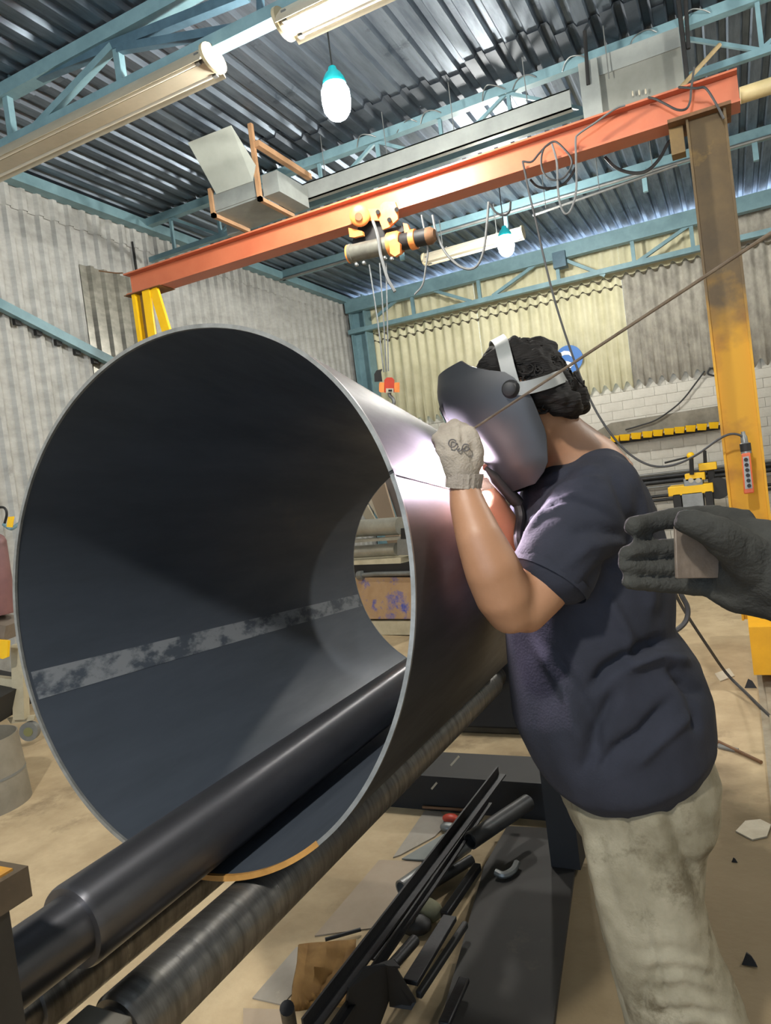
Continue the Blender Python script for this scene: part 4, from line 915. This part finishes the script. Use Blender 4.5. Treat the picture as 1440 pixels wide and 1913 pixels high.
# stock pipes on wall brackets
m_pipe = mat('dark_pipe', '3a3b3c', '2c2d2e', 6, .5, .5); m_pipel = mat('grey_pipe', '8c8e8c', '747674', 6, .5, .4)
brk = thing('pipe_bracket', (-.6, YB - .2, .4), 'dark upright bracket carrying the stock pipes by the back wall', 'bracket')
for xx in (-1.9, .75): MB().box((xx - .03, YB - .08, 0), (xx + .03, YB - .02, 1.35)).build('upright', m_black, brk)
for i, ((xa_, ya), (xb_, yb), r, mm, lab) in enumerate((((440, 856), (1100, 784), .018, m_pipel, 'thin pale stock pipe, topmost on the back wall bracket'), ((440, 886), (1100, 812), .032, m_pipe, 'upper thick dark stock pipe along the back wall'), ((460, 920), (1100, 850), .036, m_pipe, 'lower thick dark stock pipe along the back wall'), ((480, 955), (1100, 887), .014, m_pipel, 'thin grey stock pipe under the thick dark ones'), ((500, 1020), (1100, 965), .022, m_pipe, 'second lowest stock pipe near the foot of the back wall'), ((510, 1048), (1100, 1000), .02, m_pipe, 'lowest dark stock pipe near the foot of the back wall'))):
    p0, p1 = PY(1090 + xa_ / 4.114, 680 + ya / 4.114, YB - .15), PY(1090 + xb_ / 4.114, 680 + yb / 4.114, YB - .15); zz = (p0.z + p1.z) / 2
    tag(MB().cyl((-2.3, YB - .16, zz), (1.35, YB - .16, zz), r, 12).build('stock_pipe', mm), lab, 'pipe')
    for xx in (-1.9, .75): MB().box((xx - .02, YB - .22, zz - r - .014), (xx + .02, YB - .05, zz - r - .001)).build('arm', m_black, brk)
# loose wall wire
tag(wire('wall_wire', [PY(*q, YB - .02) for q in ((1316, 693), (1300, 715), (1270, 752), (1228, 783), (1195, 795), (1168, 803))], .012, m_cable), 'thin dark wire sagging down the whitewashed wall to the bins', 'wire')
tag(wire('wire_loop', [PY(*q, YB - .1) for q in ((1325, 688), (1340, 690), (1352, 697), (1338, 702), (1322, 698), (1330, 688), (1358, 692))], .014, m_cable), 'small knot of wire at the top of the whitewashed wall', 'wire')
# yellow and grey bench machine
YM = 9.3
def MP(x, y, Y=YM): return PY(1090 + x / 4.114, 680 + y / 4.114, Y)
bm_ = thing('bending_machine', V((MP(820, 950).x, YM, 0)), 'grey bench machine with yellow plates and levers near the right column', 'machine')
def mbox(name, x0, y0, x1, y1, d, m, Y=YM):
    a_, b_ = MP(x0, y1, Y), MP(x1, y0, Y); return MB().box((a_.x, Y, min(a_.z, b_.z)), (b_.x, Y + d, max(a_.z, b_.z))).build(name, m, bm_, bevel=.008)
mbox('table_plate', 645, 985, 1000, 950, .5, m_yclean); mbox('die_block', 765, 930, 920, 885, .3, m_gsteel); mbox('top_plate', 775, 888, 935, 848, .28, m_yclean)
for x in (825, 880): MB().cyl(MP(x, 895, YM - .01), MP(x, 895, YM + .02), .03, 12).build('roller_pin', m_white, bm_)
zt_ = MP(800, 990).z
for nm_, x0, x1, dd_, m_ in (('pedestal', 750, 915, .4, m_gsteel), ('leg', 680, 745, .3, m_black), ('leg', 930, 992, .3, m_black)): MB().box((MP(x0, 990).x, YM, 0), (MP(x1, 990).x, YM + dd_, zt_)).build(nm_, m_, bm_, bevel=.008)
MB().cyl(MP(832, 850), MP(826, 705), .025, 8).build('lever', m_black, bm_); MB().ball(MP(822, 705), .045, 10, 8).build('lever_knob', m_yclean, bm_)
MB().cyl(MP(622, 760), MP(815, 712), .014, 6).build('lever', m_black, bm_)
MB().cyl(MP(935, 780, YM + .2), MP(930, 665, YM + .2), .02, 8).build('lever', m_black, bm_)
mbox('gear_cover', 880, 808, 1025, 768, .25, m_yclean, YM + .1); mbox('motor', 945, 905, 1010, 800, .25, m_black, YM + .15)
MB().cyl(MP(1035, 955, YM + .1), MP(1035, 955, YM + .3), .13, 20).build('motor', m_black, bm_)

# ------------------------------------------------------------------ second plate roller seen through the cone
m_tan = mat('worn_blue_on_tan', 'a98c6a', '9a7c5a', 5, .7, c3='3a4c9c', s3=3.4, t3=.5)
def KP(x, y, dY=0): 
    px = 640 + x / 5.03; return PY(px, 860 + y / 5.03, 6.2 - (px - 640) / 125 * .22 + dY)
k2 = thing('plate_roller', KP(400, 1640), 'second rolling machine with pale rollers and worn blue base, seen through the cone', 'machine')
def kbar(name, y0, y1, x0, x1, d, m, sh=0):
    a_, b_, c_, d_ = KP(x0, y0 + (660 - x0) * sh), KP(x1, y0), KP(x1, y1), KP(x0, y1 + (660 - x0) * sh)
    bk = V((.1, d, 0))
    return MB().hexa([d_, c_, c_ + bk, d_ + bk, a_, b_, b_ + bk, a_ + bk]).build(name, m, k2)
S_ = .055
def kroll(name, y, r, x0, x1, m): return MB().cyl(KP(x0, y + (660 - x0) * S_, .12), KP(x1, y, .12), r, 24).build(name, m, k2)
m_pale = mat('pale_roller', '9c9a8e', '838177', 5, .4, .4)
kroll('roller', 615, .085, -300, 545, m_pale); kroll('roller', 835, .062, -300, 515, m_pale)
kbar('guide_bar', 722, 748, -300, 520, .08, m_pale, S_)
kbar('end_bearing', 740, 890, 512, 622, .3, m_gsteel); kbar('frame_head', 640, 745, 545, 600, .3, m_black)
kbar('table_strip', 918, 968, -300, 545, .35, m_cream, S_); kbar('dark_channel', 965, 1090, -300, 665, .3, m_black, S_ * .6)
MB().tube([KP(150, 1082, -.03), KP(300, 1068, -.03), KP(640, 1060, -.03)], .022, 10).build('drive_shaft', m_gsteel, k2)
MB().cyl(KP(150, 1082, -.03), KP(190, 1078, -.03), .045, 12).build('shaft_collar', m_gsteel, k2)
kbar('base_panel', 1100, 1490, -300, 668, .5, m_tan, .0); kbar('plinth', 1512, 1640, -300, 668, .55, m_cream, .0)
bds = [((385, 195), (470, 490), (365, 525), (262, 345), '8c7a66'), ((262, 350), (362, 525), (330, 528), (235, 385), 'b8ad98'), ((225, 410), (290, 530), (235, 540), (185, 505), '9a917e'), ((430, 130), (500, 300), (480, 480), (400, 210), '6c6460')]
for i, (a_, b_, c_, d_, col) in enumerate(bds):
    P = [KP(*q, 1.1 + .12 * i - .0004 * q[1]) for q in (a_, b_, c_, d_)]
    P = [P[0], P[1], V((P[1].x, P[1].y, P[1].z - .9)), V((P[2].x, P[2].y, P[2].z - .9)), P[2], P[3]] if False else P
    nrm = (P[1] - P[0]).cross(P[3] - P[0]).normalized()
    if nrm.y > 0: nrm = -nrm
    ext = [P[0], P[1], P[1] + V((.06, -.02, -.75)), P[2] + V((.06, -.02, -.75)), P[2], P[3]]
    tag(MB().poly([P[0], P[1] + (P[1] - P[0]) * 1.3, P[2] + (P[1] - P[0]) * 1.3, P[3]], .03, nrm).build('leaning_board', mat('board_' + col, col, None, rough=.8)), ['brown board leaning behind the second roller, broadest of the four', 'pale narrow board leaning behind the second roller', 'greyish short board leaning lowest behind the second roller', 'darkest board leaning behind the second roller, by the cone rim'][i], 'board', 'boards leaning behind the second roller')

# ------------------------------------------------------------------ left: trolley, gas cylinder, sheet metal ring
DL = 4.76
def LP(x, y, D=DL): return U(x / 3.036, 930 + y / 3.036, D)
ca = thing('trolley', V((LP(110, 1300).x, LP(110, 1300).y, 0)), 'cream steel trolley on caster at the left edge', 'trolley')
w0 = LP(170, 1322)
MB().cyl(w0 - CF * .022, w0 + CF * .022, .062, 24).build('caster_wheel', m_gsteel, ca)
wh = ca.children[0]; MB().cyl(w0 - CF * .028, w0 + CF * .028, .03, 16).build('hub', mat('olive_hub', '77784e', None, rough=.6), wh)
MB().poly([LP(40, 1252), LP(200, 1232), LP(190, 1262), LP(60, 1282)], .02, -CF).build('foot_plate', m_cream, ca)
ux = V((1, 0, 0))
MB().bar(LP(108, 830), LP(122, 1250), .075, .075, up=CF).build('leg', m_cream, ca)
MB().bar(LP(-420, 985), LP(100, 1052), .06, .06, up=CF).build('cross_bar', m_cream, ca)
MB().bar(LP(-420, 650), LP(95, 745), .3, .1).build('top_bar', mat('trolley_top', '776c60', '655b50', 6, .7), ca)
MB().bar(LP(-420, 830), LP(-400, 1260), .075, .075, up=CF).build('leg', m_cream, ca)
q = LP(-420, 1322); MB().cyl(q - CF * .022, q + CF * .022, .062, 20).build('caster_wheel', m_gsteel, ca)
b = MB(); b.bar(LP(-200, 1090), LP(95, 1150), .5, .18); b.build('lower_shelf', m_black, ca)
gcb = LP(-20, 700); gcb.z += .0
gc = thing('gas_cylinder', gcb, 'maroon gas cylinder standing on the trolley at the left edge', 'gas cylinder')
zz0 = LP(-20, 680).z + .02; zz1 = LP(-20, 195).z
MB().rod(V((gcb.x, gcb.y, zz0)), V((gcb.x, gcb.y, zz1)), [(0, .12), (.02, .128), (zz1 - zz0 - .06, .128), (zz1 - zz0 - .03, .115), (zz1 - zz0, .08), (zz1 - zz0 + .012, .04)], 32).build('body', m_maroon, gc)
MB().rod(V((gcb.x, gcb.y, zz1)), V((gcb.x, gcb.y, zz1 + .2)), [(0, .04), (.05, .035), (.06, .02), (.12, .02), (.125, .03), (.17, .03)], 16).build('valve', m_black, gc)
tg = MB().poly([LP(45, 108, 4.6), LP(78, 105, 4.6), LP(68, 168, 4.6), LP(36, 165, 4.6)], .01, -CF).build('tag', m_yclean, gc)
MB().tube(catmull([LP(20, 150, 4.7), LP(60, 175, 4.68), LP(90, 160, 4.7), LP(130, 130, 4.75)], 6), .012, 8).build('hose', m_blue, gc)
MB().tube(catmull([LP(-40, 60, 4.7), LP(20, 55, 4.68), LP(38, 90, 4.68), LP(25, 150, 4.7)], 6), .008, 8).build('regulator_pipe', m_black, gc)
tag(MB().poly([LP(-40, 805, 4.55), LP(45, 812, 4.55), LP(40, 905, 4.55), LP(15, 915, 4.55), LP(-40, 900, 4.55)], .03, -CF).build('yellow_cloth', m_yclean), 'small yellow cloth hanging under the trolley top', 'cloth')
dr = PZ(-38, 1508, 0)
ring = thing('sheet_ring', dr, 'open grey sheet metal ring standing on the floor at the left edge', 'ring')
R0, Rt, hz = .25, .225, .36
MB().loft([[dr + V((r * math.cos(t), r * math.sin(t), z)) for t in (2 * PI * j / 40 for j in range(40))] for r, z in ((R0, 0), (Rt, hz), (Rt - .005, hz), (R0 - .005, 0.0))], cap=False).build('wall', mat('dull_sheet', '8d8779', '7a7466', 5, .6, .25), ring)
MB().loft([[dr + V(((r + o) * math.cos(t), (r + o) * math.sin(t), z)) for t in (2 * PI * j / 40 for j in range(40))] for r, z, o in ((.237, .16, .0), (.237, .16, .004), (.236, .172, .004), (.236, .172, 0))], cap=False).build('seam', m_gsteel, ring)
MB().box((dr.x - .03, dr.y - R0 - .004, .0), (dr.x - .0, dr.y - R0 + .012, .05)).build('tab', m_gsteel, ring)

# ------------------------------------------------------------------ on the floor under the machine
def F(cx, cy, z=0): return PZ(480 + cx / 2.3226, 1360 + cy / 2.3226, z)
m_sheet = mat('scrap_sheet', 'a09a90', '8c867b', 3, .5, .35, c3='b0a896', s3=3, t3=.62)
m_sheet2 = mat('pinkish_sheet', 'a3937f', '94846f', 3, .6, .1)
m_card = mat('brown_cardboard', '8a6a3a', '6e5028', 6, .9, c3='b08a4c', s3=5, t3=.58)
m_bed = mat('shaded_bed', '2a2825', '211f1d', 4, .7, .1, c3='3a352e', s3=3, t3=.6)  # black steel, toned darker for the shade of cone and welder
def plate(name, pts, th, m, label, cat, z=0): return tag(MB().poly([F(x, y, z + th) for x, y in pts], th).build(name, m), label, cat)
plate('bed_plate', [(760, 1400), (1270, 1400), (1400, 440), (1085, 425), (985, 600)], .02, m_bed, 'big oily black steel plate lying on the floor beside the welder\'s legs', 'plate')
plate('steel_sheet', [(250, 900), (530, 572), (718, 577), (640, 740), (515, 865)], .004, m_sheet2, 'pinkish grey steel sheet on the floor, largest of the loose sheets', 'sheet')
plate('steel_sheet', [(590, 560), (728, 358), (796, 362), (830, 410), (770, 470), (625, 548)], .005, m_sheet, 'shiny grey steel sheet near the black base beam', 'sheet')
plate('steel_sheet', [(628, 566), (842, 440), (800, 540), (770, 600), (730, 572)], .005, mat('blue_grey_sheet', '7d8280', '6c716f', 4, .5, .4), 'blue grey triangular steel offcut on the shiny sheet', 'sheet', .006)
plate('steel_sheet', [(-20, 1170), (170, 950), (226, 952), (180, 1120), (110, 1200)], .004, m_sheet, 'pale steel sheet on the floor left of the brown cardboard', 'sheet')
plate('steel_sheet', [(-60, 1215), (150, 1222), (120, 1330), (-60, 1330)], .004, m_sheet2, 'tan steel sheet cut off by the bottom edge of the photo', 'sheet')
def frod(name, a_, b_, r, m, label, cat, za=0.03, zb=0.03, n=10):
    return tag(MB().cyl(F(*a_, za), F(*b_, zb), r, n).build(name, m), label, cat)
frod('thin_rod', (718, 343), (905, 356), .006, m_rust, 'thin rusty rod lying across the floor near the base beam', 'rod', .02, .02)
frod('thin_rod', (296, 918), (450, 874), .006, m_pipe, 'thin black rod at the edge of the pinkish sheet', 'rod', .016, .016)
# long dark angle bars
def angle(name, a_, b_, za, zb, s, label):
    p, q = F(*a_, za), F(*b_, zb); t = MB(); up = V((0, 0, 1)); sd = (q - p).cross(up).normalized()
    t.bar(p, q, s, .006).build(name, m_dsteel) if False else None
    t.loft([[e + sd * x + up * y for x, y in ((-s / 2, 0), (s / 2, 0), (s / 2, .006), (-s / 2 + .006, .006), (-s / 2 + .006, s), (-s / 2, s))] for e in (p, q)], smooth=False)
    return tag(t.build(name, m_dsteel), label, 'bar')
angle('angle_bar', (225, 1330), (1062, 205), .16, .21, .034, 'longest black angle bar, lying over the scrap towards the base beam')
angle('angle_bar', (330, 1330), (1010, 330), .12, .12, .02, 'slimmer black angle bar right beside the longest one')
angle('angle_bar', (505, 1010), (860, 560), .07, .07, .022, 'short black angle bar under the two long ones')
# pipes
def fpipe(a_, b_, r, za, zb, m, label):
    p, q = F(*a_, za), F(*b_, zb); d = (q - p).normalized(); L0 = (q - p).length
    return tag(MB().rod(p, q, [(.03, r * .78), (0, r * .8), (0, r), (L0, r), (L0, r * .8), (L0 - .03, r * .78)], 20).build('steel_pipe', m), label, 'pipe')
fpipe((628, 700), (905, 505), .03, .05, .06, mat('galvanised_pipe', '8d9090', '777a7a', 6, .35, .6), 'short bright galvanised pipe with its open end towards the bottom left')
fpipe((925, 490), (1175, 322), .03, .13, .14, m_pipe, 'dark pipe beyond the bright one, pointing to the welder')
fpipe((735, 690), (930, 572), .018, .035, .035, m_pipe, 'thin dark pipe beside the bright galvanised pipe')
frod('round_bar', (592, 1025), (685, 920), .016, m_dsteel, 'short dark round bar in front of the black channel', 'bar', .12, .12)
tag(MB().bar(F(665, 1105, .1), F(838, 822, .1), .042, .014).build('flat_bar', m_dsteel, None, bevel=.002), 'broad flat dark bar with a shiny edge right of the angle bars', 'bar')
tag(MB().bar(F(700, 1160, .06), F(905, 850, .06), .018, .02).build('flat_bar', m_black, None, bevel=.004), 'narrow black bar right beside the broad flat bar', 'bar')
tag(MB().bar(F(812, 815, .06), F(958, 600, .06), .026, .026).build('square_bar', m_dsteel, None, bevel=.004), 'dark square bar leading on behind the broad flat bar', 'bar')
tag(MB().bar(F(810, 1290, .05), F(900, 1090, .05), .03, .015).build('flat_bar', m_dsteel, None, bevel=.004), 'lone dark bar on the bed plate at the bottom of the photo', 'bar')
tag(MB().cyl(F(130, 1215, .16), F(150, 1330, .0), .018, 14).build('round_bar', m_dsteel), 'short upright black bar stump at the bottom left of the scrap', 'bar')
# black channel offcut with an open end
p = [F(400, 1180, .02), F(560, 1222, .02), F(690, 1190, .02)]
ch = thing('channel_offcut', F(530, 1150, 0), 'black folded channel offcut with a triangular open end', 'offcut')
for nm, q in (('side', [F(372, 1330, .03), F(400, 1130, .18), F(470, 1040, .2), F(560, 1030, .2), F(575, 1180, .05), F(520, 1330, .02)]), ('side', [F(560, 1030, .2), F(600, 1040, .19), F(690, 1190, .05), F(670, 1225, .03), F(575, 1210, .03)]), ('top', [F(470, 1040, .2), F(590, 1000, .2), F(620, 1035, .19), F(560, 1032, .2)])):
    n_ = (q[1] - q[0]).cross(q[2] - q[0]).normalized(); MB().poly(q, .006, n_ if n_.dot(CF) < 0 else -n_).build(nm, m_black, ch)
# crumpled brown cardboard
b = MB(); g_ = []
for i in range(9):
    rowp = []
    for j in range(7):
        u, v = i / 8, j / 6
        x = (180 + 60 * u * 0) + (430 - 180) * v + (-40) * u + rnd.uniform(-3, 3); y = 940 + 290 * u + rnd.uniform(-3, 3) - 20 * v
        rowp.append(F(x, y, .035 + .05 * math.sin(3 * v + u * 2) ** 2 + rnd.uniform(-.005, .005) + (.05 if j == 0 else 0)))
    g_.append(rowp)
b.loft(g_, cap=False, closed=False)
cdb = tag(b.build('cardboard', m_card), 'crumpled brown cardboard between the pale sheet and the long angle bar', 'cardboard'); so = cdb.modifiers.new('th', 'SOLIDIFY'); so.thickness = .004
# curved dark offcut, small scrap lumps, clamp
tag(MB().tube(catmull([F(1035, 625, .04), F(1070, 638, .035), (F(1110, 618, .035)), F(1128, 585, .04)], 6), [.012] * 19, 8).build('curved_offcut', m_gsteel), 'small curved grey offcut lying on the black bed plate', 'offcut')
for i, (x, y, r, m, l) in enumerate(((830, 430, .03, m_gsteel, 'small bright fitting on the scrap near the red bit'), (840, 392, .03, m_red, 'dark red fitting near the far end of the scrap'), (715, 790, .06, mat('khaki_lump', '6a6a54', '54543f', 8, .8), 'khaki grinding disc pack lying between the angle bars'), (680, 850, .05, m_black, 'black lump of scrap under the khaki one'))):
    tag(MB().ball(F(x, y, r * .6), r, 12, 8, (1.2, .8, .6)).build('scrap_piece', m), l, 'scrap')
q = PZ(925, 1385, 0)  # low box coloured as the shadowed floor behind the base beam
tag(MB().box(q - V((.25, -.1, 0)), q + V((.35, .5, .3))).build('shaded_floor_block', mat('shaded_floor_block', '4a4438', '3a352b', 5, .8), None, bevel=.01), 'dark brown block standing in for shaded floor beyond the base beam', 'block')

# ------------------------------------------------------------------ floor on the right
tag(wire('hose', [PZ(1700, 1560, .012), PZ(1560, 1450, .012), PZ(1440, 1340, .012), PZ(1395, 1296, .03), U(1357, 1258, 4.1), U(1320, 1205, 3.9), U(1284, 1150, 3.8), U(1262, 1110, 3.7), U(1250, 1070, 3.6), U(1235, 1000, 3.5)], .009, m_cable), 'thin black hose running down to the floor behind the welder', 'hose')
tag(wire('hose', [U(1262, 1080, 3.4), U(1272, 1110, 3.4), U(1284, 1135, 3.4), U(1282, 1158, 3.4), U(1268, 1174, 3.4), U(1250, 1182, 3.4), U(1230, 1180, 3.4)], .012, m_cable), 'black hose bent in a bow behind the welder\'s back', 'hose')
pa = PZ(1408, 1548, .004)
pts = [PZ(*q, .006) for q in ((1374, 1552), (1392, 1533), (1420, 1530), (1440, 1540), (1432, 1562), (1405, 1568))]
tag(MB().poly(pts, .005).build('paper_scrap', mat('dusty_paper', 'b4ab98', 'a39a86', 9, .9, bump=.4)), 'pale crumpled paper scrap on the floor right of the trousers', 'paper')
tag(MB().cyl(PZ(1338, 1384, .012), PZ(1422, 1424, .012), .008, 8).build('floor_rod', m_rust), 'thin dark rod on the floor right of the trousers', 'rod')
tag(MB().poly([PZ(*q, .012) for q in ((1342, 1388), (1380, 1398), (1372, 1402), (1340, 1394))], .008).build('steel_strip', m_gsteel), 'short grey strip beside the thin floor rod', 'strip')
for i, (x, y, s_, l) in enumerate(((1400, 1800, .024, 'black clip standing on the floor beside the rail near the bottom'), (1372, 1610, .012, 'tiny black chip on the floor below the paper scrap'), (1402, 1284, .04, 'small black stump by the far end of the floor rail'))):
    p = PZ(x, y, 0); tag(MB().hexa([p + V(q) * s_ for q in ((-.8, -.4, 0), (.8, -.4, 0), (.6, .5, 0), (-.6, .5, 0), (-.2, -.2, 1.3), (.3, -.2, 1.0), (.2, .2, .9), (-.2, .2, 1.2))]).build('metal_clip', m_black), l, 'clip')
tag(MB().poly([PZ(*q, .006) for q in ((1335, 1258), (1362, 1248), (1372, 1262), (1345, 1272))], .005).build('paper_scrap', mat('white_paper', 'c8c0ac', None, rough=.9)), 'small whitish scrap on the floor near the gantry foot', 'paper')
